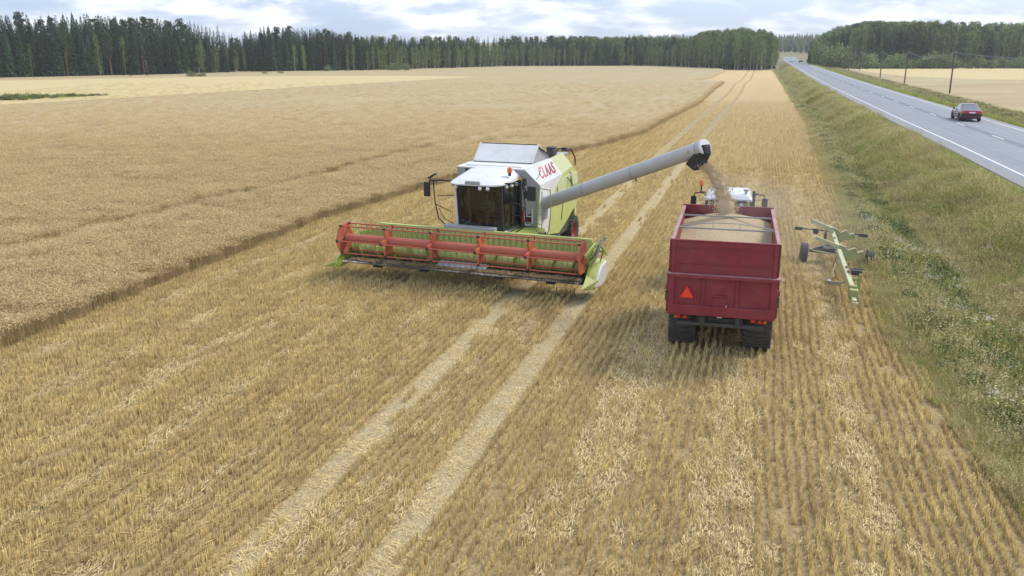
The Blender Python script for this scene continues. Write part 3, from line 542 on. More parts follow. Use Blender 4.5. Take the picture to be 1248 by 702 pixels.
# lettering on the slanted panel
fc = bpy.data.curves.new('lettering', 'FONT'); fc.body = 'CLAAS'; fc.size = .62; fc.extrude = .004; fc.offset = .002; fc.space_character = 1.22; fc.align_x = 'CENTER'; fc.align_y = 'CENTER'
fo = bpy.data.objects.new('tmp', fc); COL.objects.link(fo); bpy.context.view_layer.update()
me = bpy.data.meshes.new_from_object(fo.evaluated_get(bpy.context.evaluated_depsgraph_get())); bpy.data.objects.remove(fo)
for s in (1, -1):
    o = bpy.data.objects.new('brand_lettering', me); COL.objects.link(o); o.parent = CB; o.data.name = 'brand_lettering'
    n_ = (Vector((1.6 * s, 2, 3.08)) - Vector((1.3 * s, 2, 3.78))).normalized(); u_ = Vector((0, 1 if s > 0 else -1, 0.035 * (1 if s > 0 else -1))).normalized(); up = -n_; w_ = u_.cross(up).normalized()
    o.matrix_local = Matrix.Translation(Vector((1.45 * s, 1.55, 3.44)) + w_ * .022) @ Matrix((u_, up, w_)).transposed().to_4x4() @ Matrix.Diagonal((.80, 1.0, 1, 1))
me.materials.append(M['redtext'])
k = MB(); k.tube([(1.51, .2, 3.31), (1.50, .4, 3.36), (1.48, .55, 3.36), (1.47, .68, 3.45), (1.44, .85, 3.56)], .011); P('loose_cable', 'black', k)
# unloading tube
A0 = Vector((1.55, .75, 2.32)); A1 = Vector((7.85, -3.12, 5.03)); ad = (A1 - A0).normalized()
k = MB(); k.cyl(A0 - ad * .2, A1, .225, 28); P('unloading_tube', 'tube', k)
for f in (.31, .62, .975):
    k = MB(); c = A0 + (A1 - A0) * f; k.cyl(c, c + ad * .05, .236, 28); P('tube_band', 'grey', k)
k = MB(); k.cyl(A0 + Vector((-.1, 0, -.5)), A0 + Vector((-.05, 0, .05)), .3, 18); k.cyl(A0 + Vector((-.05, 0, .05)), A0 + ad * .15, .29, 18, .25); P('tube_elbow', 'grey', k)
c = A0 + (A1 - A0) * .63; k = MB(); k.tube([c + Vector((0, 0, -.22)), c + Vector((.05, 0, -.3))], .03); P('tube_lamp', 'black', k)
k = MB(); k.cyl(A1, A1 + ad * .07, .24, 24); P('tube_end_cap', 'cream', k)
hu = Vector((0, 0, 1)); hs_ = ad.cross(hu).normalized()
def hp(a, b, cc): return A1 + ad * a + hs_ * b + hu * cc
k = MB(); k.hull([hp(-.26, -.13, -.62), hp(-.26, .13, -.62), hp(.08, .13, -.52), hp(.08, -.13, -.52)], [hp(-.56, -.2, -.32), hp(-.56, .2, -.32), hp(.08, .2, .08), hp(.08, -.2, .08)]); k.hull([hp(.08, -.15, -.4), hp(.08, .15, -.4), hp(.2, .13, -.25), hp(.2, -.13, -.25)], [hp(.08, -.17, .02), hp(.08, .17, .02), hp(.15, .13, .02), hp(.15, -.13, .02)]); P('rubber_spout', 'black', k, bevel=.03)
k = MB(); q = A1 - ad * .45 - hs_ * .0; k.box(q + hs_ * .226 * (1 if hs_.y < 0 else -1), (.02, .12, .1)); P('tube_sticker', 'yellow', k)

# header: knife at y=-3.6, raised about 0.5 m
XL, XR = -4.35, 4.3
k = MB(); k.poly([(XL - .05, -2.28, .62), (XR + .05, -2.28, .62), (XR + .05, -2.28, 1.74), (XL + .9, -2.28, 1.74), (XL - .05, -2.28, 1.45)], .05); k.beam((XL + .8, -2.25, 1.78), (XR, -2.25, 1.78), .14, .1); P('header_back_wall', 'lgreen', k, bevel=.01)
k = MB()
x = XL + .25
while x < XR - .1:
    if not (-.75 < x < .8 and False): k.box((x, -2.318, 1.3), (.018, .022, .78))
    x += .205
P('back_wall_ribs', 'green', k, kind='stuff')
k = MB(); k.poly([(XL, -3.55, .67), (XR, -3.55, .67), (XR, -2.3, .62), (XL, -2.3, .62)], .05); k.poly([(XL, -2.6, .60), (XR, -2.6, .60), (XR, -2.34, .9), (XL, -2.34, .9)], .04); P('header_table', 'dark', k)  # dark colour paints in the shade under the reel as well as dirt
k = MB(); k.box(((XL + XR) / 2, -3.55, .65), (XR - XL, .12, .05)); k.box(((XL + XR) / 2, -3.0, .56), (XR - XL, .7, .05)); P('knife_bar', 'dark', k)
k = MB(); x = XL + .04
while x < XR:
    k.add([(x - .02, -3.62, .67), (x + .02, -3.62, .67), (x, -3.74, .65), (x, -3.62, .695)], [(0, 1, 3), (1, 2, 3), (2, 0, 3), (0, 2, 1)]); x += .0762
P('knife_guards', 'steel', k, kind='stuff')
k = MB()
for i in range(4200):
    x = random.uniform(XL + .2, XR - .1); y = -3.42 + random.gauss(0, .13); a = random.uniform(-1.3, 1.3); l = random.uniform(.05, .16); z = .70 + random.uniform(0, .06)
    d = Vector((math.cos(a) * l, math.sin(a) * l, random.uniform(-.03, .05))); s_ = Vector((-math.sin(a), math.cos(a), 0)) * .011
    k.add([Vector((x, y, z)) + s_, Vector((x, y, z)) - s_, Vector((x, y, z)) + d], [(0, 1, 2)])
P('straw_litter', 'looseStraw', k, kind='stuff')
# auger with flights
k = MB(); k.cyl((XL + .05, -2.78, .98), (XR - .05, -2.78, .98), .2, 24); P('header_auger', 'lgreen', k)
def flight(x0, x1, turns, sgn, m='green'):
    k = MB(); n = int(24 * turns); vs = []; fs = []
    for i in range(n + 1):
        t = sgn * 2 * math.pi * turns * i / n; x = x0 + (x1 - x0) * i / n
        for rad in (.19, .38): vs.append((x, -2.78 + rad * math.cos(t), .98 + rad * math.sin(t)))
    for i in range(n): fs.append((2 * i, 2 * i + 1, 2 * i + 3, 2 * i + 2))
    k.add(vs, fs); o = P('auger_flight', m, k); so = o.modifiers.new('thickness', 'SOLIDIFY'); so.thickness = .014
flight(XL + .1, -.85, 5.2, 1); flight(XR - .1, .95, 4.8, 1)
k = MB()
for i in range(26):
    x = -.8 + i * .068; a = i * 1.9; k.cyl((x, -2.78 + .19 * math.cos(a), .98 + .19 * math.sin(a)), (x, -2.78 + .34 * math.cos(a), .98 + .34 * math.sin(a)), .012, 5)
P('retracting_fingers', 'dark', k, kind='stuff')
k = MB(); k.box((.05, -2.5, .98), (1.5, .3, .1)); k.box((.05, -2.62, 1.2), (1.3, .05, .12)); k.box((1.75, -2.6, 1.1), (.4, .08, .16)); P('feed_plate', 'galv', k, bevel=.01)
k = MB(); k.poly([(-.85, -3.38, .74), (.95, -3.38, .74), (.95, -3.02, .84), (-.85, -3.02, .84)], .03); P('feed_floor_plate', 'galv', k, bevel=.01)
k = MB(); k.box((-.1, -2.15, 1.85), (1.9, .3, .16)); P('header_top_frame', 'grey', k, bevel=.02)
k = MB(); k.hull([(-.75, -2.25, .55), (.75, -2.25, .55), (.7, -.2, 1.0), (-.7, -.2, 1.0)], [(-.75, -2.25, 1.4), (.75, -2.25, 1.4), (.7, -.2, 1.75), (-.7, -.2, 1.75)]); P('feeder_house', 'green', k, bevel=.02)
# reel
RY, RZ, RR = -3.42, 1.45, .55
k = MB(); k.cyl((XL + .1, RY, RZ), (XR - .1, RY, RZ), .16, 24); P('reel_tube', 'red', k)
angs = [R(a) for a in (0, 60, 120, 180, 240, 300)]
def rp(x, a, r=RR): return (x, RY - r * math.cos(a), RZ + r * math.sin(a))
for a in angs:
    k = MB(); p, q = Vector(rp(XL, a)), Vector(rp(XR, a)); k.cyl(p, q, .026, 8); bar = P('tine_bar', 'red', k)
    k = MB(); x = XL + .12
    while x < XR - .08:
        k.add([(x - .006, p.y, p.z), (x + .006, p.y, p.z), (x + .004, p.y + .07, p.z - .2), (x - .004, p.y + .07, p.z - .2)], [(0, 1, 2, 3)]); x += .2
    t_ = k.build('reel_tines', M['black'], bar, kind='stuff'); so = t_.modifiers.new('thickness', 'SOLIDIFY'); so.thickness = .008
    k = MB()
    for x in [XL + .03] + [XL + (XR - XL) * i / 5 for i in (1, 2, 3, 4)] + [XR - .03]: k.box(rp(x, a), (.09, .075, .075))
    k.build('bar_bearings', M['black'], bar, bevel=.01, kind='stuff')
for i in range(1, 5):
    x = XL + (XR - XL) * i / 5
    for h, a in enumerate(angs):
        k = MB(); an = .52; pts = [rp(x, a - an, .13), rp(x, a - an, .24), rp(x, a - .24, .40), rp(x, a - .15, RR), rp(x, a + .15, RR), rp(x, a + .24, .40), rp(x, a + an, .24), rp(x, a + an, .13)]
        k.poly(pts, .05); P('reel_spider_arm', 'orange', k, bevel=.012)
for x in (XL, XR):
    k = MB(); k.poly([rp(x, a, .52) for a in angs], .03); k.poly([rp(x + (.02 if x > 0 else -.02), a, .18) for a in angs], .05); P('reel_end_plate', 'red', k, bevel=.006)
    k = MB()
    for i, a in enumerate(angs): k.beam(rp(x, a, .53), rp(x, angs[(i + 1) % 6], .53), .09, .045, (1, 0, 0)); k.beam(rp(x, a, .15), rp(x, a, .5), .05, .05, (1, 0, 0))
    P('end_plate_flange', 'orange', k)
k = MB()
for s, x in ((-1, XL - .1), (1, XR + .1)): k = MB(); k.beam((x, -2.2, 1.66), (x, -3.5, 1.5), .07, .11); k.cyl((x, -2.7, .8), (x, -3.25, 1.45), .035, 8); P('reel_arm', 'green', k, bevel=.01)
# left divider (image left) and side sheets
k = MB(); k.poly([(XL - .13, -2.2, .52), (XL - .13, -2.2, 1.5), (XL - .13, -2.75, 1.35), (XL - .13, -3.35, .95), (XL - .13, -3.75, .78), (XL - .13, -3.95, .5)], .06); P('header_side_sheet', 'green', k, bevel=.01)
k = MB(); k.hull([(XL - .32, -3.75, .46), (XL - .08, -3.75, .46), (XL - .10, -3.0, .46), (XL - .3, -3.0, .46)], [(XL - .3, -3.75, .66), (XL - .1, -3.75, .66), (XL - .12, -3.0, .95), (XL - .26, -3.0, .95)]); k.add([(XL - .3, -3.75, .46), (XL - .08, -3.75, .46), (XL - .1, -3.75, .66), (XL - .3, -3.75, .66), (XL - .42, -4.45, .62)], [(0, 1, 4), (1, 2, 4), (2, 3, 4), (3, 0, 4)]); P('crop_divider', 'green', k, bevel=.006)
k = MB(); k.lathe((XL - .18, -3.32, 1.42), (-1, 0, 0), [(0, .16), (.05, .15), (.08, .08), (.085, .001)], 16); P('reel_drive_cover', 'grey', k)
# right side: drive covers, divider, hydraulics
k = MB(); c_ = XR + .2
def rs(x, pts, th): m_ = MB(); m_.poly([(x, a, b) for a, b in pts], th); return m_
cov = [(-3.5, .47), (-2.9, .36), (-2.15, .38), (-1.9, .75), (-2.05, 1.16), (-2.75, 1.12), (-3.2, .8)]
k = MB(); k.hull([(XR + .14, a, b) for a, b in cov], [(XR + .40, a * .95 - .14, b * .94 + .04) for a, b in cov]); P('drive_cover', 'lgreen', k, bevel=.02)
k = MB(); k.hull([(XR + .395, a * .93 - .19, b * .90 + .07) for a, b in cov], [(XR + .47, a * .90 - .26, b * .86 + .1) for a, b in cov]); P('drive_cover_insert', 'cream', k, bevel=.03)
k = MB(); k.poly([(XR + .11, -3.4, .44), (XR + .11, -3.3, .8), (XR + .11, -2.7, 1.3), (XR + .11, -2.2, 1.5), (XR + .11, -2.2, .5)], .06); P('header_side_sheet', 'green', k, bevel=.01)
k = MB(); k.add([(XR + .12, -3.3, .42), (XR + .42, -3.3, .42), (XR + .4, -3.3, .7), (XR + .12, -3.3, .86), (XR + .12, -3.95, .5)], [(0, 4, 1), (1, 4, 2), (2, 4, 3), (3, 4, 0), (0, 1, 2, 3)]); k.beam((XR + .14, -3.9, .52), (XR + .5, -3.35, .72), .05, .06); P('crop_divider', 'lgreen', k, bevel=.008)
k = MB(); k.beam((XR + .2, -2.9, 1.15), (XR + .32, -2.55, 1.85), .05, .05); k.beam((XR + .14, -2.5, 1.4), (XR + .42, -2.75, 1.62), .05, .09); k.beam((XR + .42, -2.6, 1.7), (XR + .52, -2.3, 1.35), .06, .08); P('linkage', 'lgreen', k)
k = MB(); k.cyl((XR + .26, -2.95, 1.2), (XR + .42, -2.5, 1.95), .028, 8); k.cyl((XR + .2, -2.3, 1.75), (XR + .5, -2.35, 1.95), .03, 8); P('hydraulic_ram', 'steel', k)
k = MB(); k.tube([(XR + .2, -2.5, 1.6), (XR + .35, -2.75, 1.75), (XR + .3, -3.0, 1.5), (XR + .16, -3.1, 1.3)], .018); k.tube([(XR + .25, -2.4, 1.5), (XR + .45, -2.55, 1.5), (XR + .4, -2.7, 1.2)], .018); k.box((XR + .3, -2.45, 1.55), (.14, .14, .16)); P('hydraulic_hose', 'black', k)
k = MB()
for x in (-3.35, -2.4, 3.45, 4.05):
    k = MB(); k.tube([(x, -3.35, .42), (x + .02, -3.45, .25), (x + .12, -3.5, .1), (x + .3, -3.4, .12), (x + .45, -3.2, .3)], .014); P('skid_loop', 'dark', k)
k = MB()
for x in (-3.2, -1.4, 1.4, 3.2): k = MB(); k.box((x, -2.9, .47), (.3, .8, .05)); P('skid_plate', 'dark', k)

# ------------------------------------------------------------------ driver in the cab
def person(loc, rz):
    root = tag(empty('person', loc, rz), 'seated driver in a pale shirt behind the windscreen of the combine cab', 'person')
    # facing local -y, seat height z=0
    pts = [(0, 0, .08), (0, -.01, .28), (0, 0, .47), (0, .0, .56), (0, -.01, .63), (-.18, 0, .49), (-.24, -.10, .26), (-.13, -.33, .27), (-.10, -.40, .29), (.18, 0, .49), (.24, -.10, .26), (.13, -.33, .27), (.10, -.40, .29), (-.10, -.05, .05), (-.12, -.42, .06), (-.12, -.45, -.36), (-.12, -.58, -.42), (.10, -.05, .05), (.12, -.42, .06), (.12, -.45, -.36), (.12, -.58, -.42)]
    ed = [(0, 1), (1, 2), (2, 3), (3, 4), (2, 5), (5, 6), (6, 7), (7, 8), (2, 9), (9, 10), (10, 11), (11, 12), (0, 13), (13, 14), (14, 15), (15, 16), (0, 17), (17, 18), (18, 19), (19, 20)]
    rad = [(.16, .12), (.15, .11), (.15, .10), .055, .055, .06, .045, .032, .03, .06, .045, .032, .03, .09, .065, .045, .04, .09, .065, .045, .04]
    for nm, m_ in (('clothed_body', 'shirt'),):
        me = bpy.data.meshes.new(nm); me.from_pydata(pts, ed, []); o = bpy.data.objects.new(nm, me); COL.objects.link(o); o.parent = root; me.materials.append(M[m_])
        o.modifiers.new('skin', 'SKIN').use_smooth_shade = True
        if not me.skin_vertices: pass
        sv = me.skin_vertices[0].data if me.skin_vertices else None
        if sv:
            for i, r in enumerate(rad): sv[i].radius = r if isinstance(r, tuple) else (r, r)
            sv[0].use_root = True
        u = o.modifiers.new('sub', 'SUBSURF'); u.levels = 1; u.render_levels = 1
    def skull(): k = MB(); prof = [(-.115, .001), (-.11, .035), (-.08, .06), (-.03, .074), (.03, .08), (.08, .07), (.11, .04), (.122, .001)]; k.lathe((0, -.02, .73), (0, 0, 1), prof, 16); return k
    k = skull()
    k.add([(-.018, -.095, .71), (.018, -.095, .71), (0, -.125, .705), (0, -.092, .755)], [(0, 2, 3), (2, 1, 3), (0, 1, 2)]); k.box((-.082, -.01, .725), (.02, .04, .06)); k.box((.082, -.01, .725), (.02, .04, .06)); k.cyl((0, -.005, .56), (0, -.01, .65), .052, 12); hd = k.build('head', M['skin'], root, smooth=True)
    k = MB(); k.box((-.03, -.094, .745), (.022, .012, .01)); k.build('eye', M['hair'], hd); k = MB(); k.box((.03, -.094, .745), (.022, .012, .01)); k.build('eye', M['hair'], hd)
    k = MB(); k.box((0, -.092, .672), (.045, .012, .01)); k.build('mouth', M['redlens'], hd)
    k = MB(); k.lathe((0, -.005, .765), (0, 0, 1), [(-.06, .083), (0, .088), (.05, .076), (.085, .045), (.095, .001)], 16); k.build('hair', M['hair'], hd)
    for s in (-1, 1):
        k = MB(); h0 = Vector((s * .10, -.40, .29)); k.hull([h0 + Vector(v) for v in ((-.035, .02, -.015), (.035, .02, -.015), (.04, -.07, -.015), (-.04, -.07, -.015))], [h0 + Vector(v) for v in ((-.03, .02, .015), (.03, .02, .015), (.035, -.07, .012), (-.035, -.07, .012))])
        for f_ in range(4):
            fx = -.03 + f_ * .02; l = (.06, .07, .075, .062)[f_]; k.tube([h0 + Vector((fx, -.065, 0)), h0 + Vector((fx, -.065 - l * .55, .0)), h0 + Vector((fx, -.065 - l * .75, -.03)), h0 + Vector((fx, -.06 - l * .5, -.045))], .0085, 6)
        k.tube([h0 + Vector((-s * .035, -.01, 0)), h0 + Vector((-s * .055, -.045, -.01)), h0 + Vector((-s * .045, -.07, -.03))], .01, 6)
        k.build('hand', M['skin'], root)
    return root
pc = rot2((.1, -.95), R(-20.5)); person((-.6 + pc[0], 31.03 + pc[1], 2.08), R(-20.5))
# ------------------------------------------------------------------ red grain trailer
TR = tag(empty('grain_trailer', (5.65, 22.1, 0), R(-14.5)), 'dark red high-sided grain trailer heaped with barley, orange triangle on its tailboard', 'trailer')
def Q(name, m, mb, parent=TR, **k): return mb.build(name, M[m], parent, **k)
YB, YF = -1.3, 3.65
k = MB(); k.poly([(-1.3, YB, 1.24), (1.3, YB, 1.24), (1.34, YB, 2.28), (-1.34, YB, 2.28)], .05); Q('tailboard', 'maroon', k)
for (xa, xb) in ((-1.34, -1.19), (1.19, 1.34)): 
    k = MB(); k.box(((xa + xb) / 2, YB - .055, 1.77), (xb - xa, .07, 1.0)); Q('tailboard_post', 'maroon', k, bevel=.012)
for x in (-.46, .38):
    k = MB(); k.box((x, YB - .05, 1.86), (.07, .055, .74)); Q('tailboard_post', 'maroon', k, bevel=.01)
    k = MB(); d = -1 if x < 0 else 1; k.beam((x, YB - .05, 2.08), (x + d * .12, YB - .05, 2.22), .03, .03); Q('gusset', 'maroon', k)
k = MB(); k.box((0, YB - .06, 1.37), (2.66, .08, .27)); Q('tailboard_rail', 'maroon', k, bevel=.02)
k = MB(); k.box((0, YB - .07, 2.27), (2.76, .14, .09)); Q('tailboard_rail', 'maroon', k, bevel=.015)
k = MB(); k.box((0, YB - .075, 2.32), (2.72, .09, .012)); Q('rail_wear_strip', 'maroon_d', k)
for x, sx in ((-1.19, 1), (-.5, -1), (-.42, 1), (.34, -1), (.42, 1), (1.19, -1)):
    k = MB(); k.poly([(x, YB - .03, 1.5), (x + sx * .09, YB - .03, 1.5), (x, YB - .03, 1.59)], .03); Q('panel_corner', 'maroon', k)
k = MB(); k.box((-.04, YB - .035, 1.62), (.34, .03, .26)); Q('grain_hatch', 'maroon', k, bevel=.008)
k = MB(); k.box((-.04, YB - .07, 1.77), (.34, .05, .05)); Q('hatch_handle', 'maroon', k, bevel=.02); k = MB(); k.box((.13, YB - .07, 1.53), (.04, .05, .05)); Q('hatch_catch', 'steel', k)
for s in (-1, 1):
    for z in (1.65, 1.95):
        k = MB(); k.box((s * 1.37, YB - .02, z), (.08, .12, .14)); Q('hinge_lug', 'maroon', k, bevel=.01)
    k = MB(); k.cyl((s * 1.38, YB - .06, 1.62), (s * 1.38, YB - .06, 1.85), .03, 8); Q('latch_rod', 'dark', k)
# upper tail extension
k = MB(); k.poly([(-1.28, YB, 2.28), (1.28, YB, 2.28), (1.28, YB, 3.15), (-1.28, YB, 3.15)], .04); Q('tail_extension', 'maroon', k)
for z, h in ((2.60, .035), (3.0, .03)):
    k = MB(); k.box((0, YB - .03, z), (2.48, .03, h)); Q('extension_rib', 'maroon', k, bevel=.006)
for s in (-1, 1):
    k = MB(); k.box((s * 1.25, YB - .03, 2.72), (.09, .05, .86)); Q('extension_post', 'maroon', k, bevel=.01)
    k = MB(); k.poly([(s * 1.3, YB, 1.24), (s * 1.3, YF, 1.24), (s * 1.33, YF, 2.28), (s * 1.33, YB, 2.28)], .05); Q('side_board', 'maroon', k)
    k = MB(); k.poly([(s * 1.28, YB, 2.28), (s * 1.28, YF, 2.28), (s * 1.28, YF, 3.16), (s * 1.28, YB, 3.16)], .04); Q('side_extension', 'maroon', k)
    k = MB(); k.box((s * 1.29, (YB + YF) / 2, 3.185), (.09, YF - YB + .06, .05)); Q('top_rim', 'maroon_d', k, bevel=.01)
    k = MB(); k.box((s * 1.36, (YB + YF) / 2, 2.27), (.09, YF - YB + .1, .09)); Q('side_rail', 'maroon_d', k, bevel=.01)
    for i in range(6):
        y = YB + .15 + i * (YF - YB - .3) / 5; k = MB(); k.box((s * 1.335, y, 2.72), (.06, .08, .86)); k.box((s * 1.36, y, 1.75), (.06, .09, 1.0)); Q('side_post', 'maroon', k, bevel=.008)
k = MB(); k.box((0, YB - .01, 3.175), (2.66, .07, .045)); Q('top_rim', 'maroon', k, bevel=.01)
k = MB(); k.poly([(-1.28, YF, 1.24), (1.28, YF, 1.24), (1.28, YF, 3.2), (-1.28, YF, 3.2)], .05); k.box((0, YF, 3.22), (2.66, .07, .05)); Q('front_board', 'maroon', k)
k = MB(); k.box((0, (YB + YF) / 2, 1.26), (2.56, YF - YB - .05, .06)); Q('floor_plate', 'inner', k)
# brace bars over the load
k = MB(); k.beam((-1.27, .5, 3.14), (1.27, .5, 3.14), .05, .04); k.tube([(-1.27, .62, 3.15), (-.8, .58, 3.24), (-.3, .54, 3.30), (.3, .54, 3.30), (.8, .58, 3.24), (1.27, .62, 3.15)], .016); Q('cross_brace', 'steel', k)
for x in (-.35, .35): k = MB(); k.beam((x, .5, 3.14), (x, .54, 3.3), .02, .02); Q('brace_web', 'steel', k)
k = MB(); k.beam((-1.27, 2.45, 3.13), (1.27, 2.45, 3.13), .05, .04); Q('cross_brace', 'steel', k)
# orange triangle reflector
k = MB(); k.poly([(-1.06, YB - .1, 1.69), (-.66, YB - .1, 1.69), (-.86, YB - .1, 2.04)], .012); t_ = Q('warning_triangle', 'smvrim', k); k = MB(); k.poly([(-1.015, YB - .113, 1.713), (-.705, YB - .113, 1.713), (-.86, YB - .113, 1.985)], .01); k.build('triangle_face', M['smv'], t_)
# running gear
k = MB()
for s in (-1, 1): k.box((s * .45, 1.3, 1.08), (.14, 5.0, .24))
k.box((0, .1, .62), (1.5, .14, .14)); k.box((0, 1.65, .62), (1.5, .14, .14)); k.box((0, .9, .9), (1.1, 1.6, .16)); k.beam((0, 3.6, .95), (0, 5.35, .62), .2, .2); k.box((0, -.9, 1.0), (1.0, .2, .2)); k.cyl((-.1, 1.6, .7), (.05, 3.0, 1.2), .08, 8); Q('chassis', 'dark', k, bevel=.01)
k = MB(); k.box((0, -1.12, .95), (2.2, .1, .1)); k.box((-.55, -1.08, 1.08), (.07, .07, .28)); k.box((.55, -1.08, 1.08), (.07, .07, .28)); Q('rear_bumper', 'dark', k, bevel=.008)
for s in (-1, 1):
    k = MB(); k.box((s * .94, -1.2, 1.145), (.4, .06, .1)); Q('lamp_board', 'black', k)
    k = MB(); k.box((s * .94 - .12, -1.24, 1.15), (.11, .03, .08)); Q('tail_lamp', 'redlens', k)
    k = MB(); k.poly([(s * .94 - .03, -1.25, 1.10), (s * .94 + .13, -1.25, 1.10), (s * .94 + .05, -1.25, 1.22)], .012); Q('rear_reflector', 'redlens', k)
    k = MB(); k.box((s * 1.12, -1.24, 1.14), (.07, .03, .07)); Q('indicator_lamp', 'orangelens', k)
k = MB(); k.box((-.02, -1.36, 1.235), (.12, .02, .05)); Q('plate_lamp', 'lightglass', k)
for y in (.08, 1.66):
    for s in (-1, 1): wheel(TR, (s * .98, y, .62), .63, .74, M['rimred'], 26, style='wide', rimr=.5, side=s)
# grain load
nx, ny = 40, 60; gx = np.linspace(-1.255, 1.255, nx); gy = np.linspace(YB + .03, YF - .03, ny); GX, GY = np.meshgrid(gx, gy)
pk = np.hypot(GX * 1.0, (GY - 2.9)); GZ = 2.80 + np.clip(.62 - .36 * pk, -.35, 2) * .62 + .02 * np.sin(GX * 5 + 1) * np.sin(GY * 3) - .04 * np.abs(GX); GZ = np.maximum(GZ, 2.62 + .1 * np.cos(GX * 1.3)); GZ = GZ + np.random.normal(0, .004, GZ.shape)
rv = np.random.RandomState(3); 
gl = sheet('grain_load', GX, GY, GZ, M['grain']); gl.location = TR.location; gl.rotation_euler = TR.rotation_euler
gl['kind'] = 'stuff'; gl['label'] = 'heap of pale brown barley grain filling the red trailer'; gl['category'] = 'grain'
# falling grain: thousands of kernels along a ballistic path, with a denser core
tr_m = Matrix.Translation(TR.location) @ Matrix.Rotation(R(-14.5), 4, 'Z'); cb_m = Matrix.Translation(CB.location) @ Matrix.Rotation(R(-20.5), 4, 'Z')
s0 = cb_m @ (A1 + ad * -.12 + Vector((0, 0, -.45))); s1 = tr_m @ Vector((.0, 2.9, 3.12))
def gpath(t): return Vector((s0.x + (s1.x - s0.x) * (t ** .75), s0.y + (s1.y - s0.y) * (t ** .75), s0.z + (s1.z - s0.z) * (.25 * t + .75 * t * t)))
rs_ = np.random.RandomState(11); k = MB(); rings = 34; nn = 16; vs = []
for i in range(rings):
    t = i / (rings - 1); c = gpath(t); w_ = .10 + .10 * t + .02 * math.sin(i * 1.1)
    for j in range(nn):
        a = 2 * math.pi * j / nn; rad = w_ * .95 * (1 + rs_.normal(0, .10)); vs.append((c.x + math.cos(a) * rad * 1.15, c.y + math.sin(a) * rad * .8, c.z + rs_.normal(0, .03)))
k.add(vs, [(i * nn + j, i * nn + (j + 1) % nn, (i + 1) * nn + (j + 1) % nn, (i + 1) * nn + j) for i in range(rings - 1) for j in range(nn)])
for i in range(4500):
    t = rs_.rand() ** .9; c = gpath(t); w_ = (.12 + .16 * t); q = rs_.normal(0, .55, 2); 
    c = c + Vector((q[0] * w_ * 1.2, q[1] * w_, rs_.normal(0, .04))); s_ = rs_.uniform(.006, .014)
    k.add([c + Vector((-s_, 0, 0)), c + Vector((s_, 0, s_ * .4)), c + Vector((0, s_, s_ * 2.4)), c + Vector((0, -s_, -s_ * 2))], [(0, 1, 2), (0, 3, 1), (0, 2, 3), (1, 3, 2)])
fs_ = k.build('falling_grain', M['fallgrain'], None, kind='stuff'); fs_['label'] = 'stream of brown grain pouring from the black spout into the red trailer'; fs_['category'] = 'grain'

for i, (q, r_, dn) in enumerate((((.5, 3.2, 3.5), (1.5, 1.4, .8), .05), ((2.4, 5.2, 2.3), (2.2, 2.6, 1.5), .02))):
    k = MB(); k.lathe((0, 0, 0), (0, 0, 1), [(-1, .001)] + [(-math.cos(math.pi * j / 12), math.sin(math.pi * j / 12)) for j in range(1, 12)] + [(1, .001)], 20)
    k.f = [tuple(reversed(f_)) for f_ in k.f]
    o = k.build('dust_cloud', None, None, kind='stuff'); o.location = tr_m @ Vector(q); o.scale = r_; o['label'] = ('thin dust hanging right over the grain heap', 'thin dust drifting between the trailer and the cart', 'faint dust low over the stubble beside the ditch')[i]; o['category'] = 'dust'
    m = bpy.data.materials.new('dust'); m.use_nodes = True; t = m.node_tree; t.nodes.clear(); o_ = N(t, 'ShaderNodeOutputMaterial'); pv = N(t, 'ShaderNodeVolumePrincipled'); pv.inputs['Color'].default_value = (.97, .93, .86, 1); pv.inputs['Density'].default_value = dn; t.links.new(pv.outputs[0], o_.inputs['Volume']); o.data.materials.append(m)
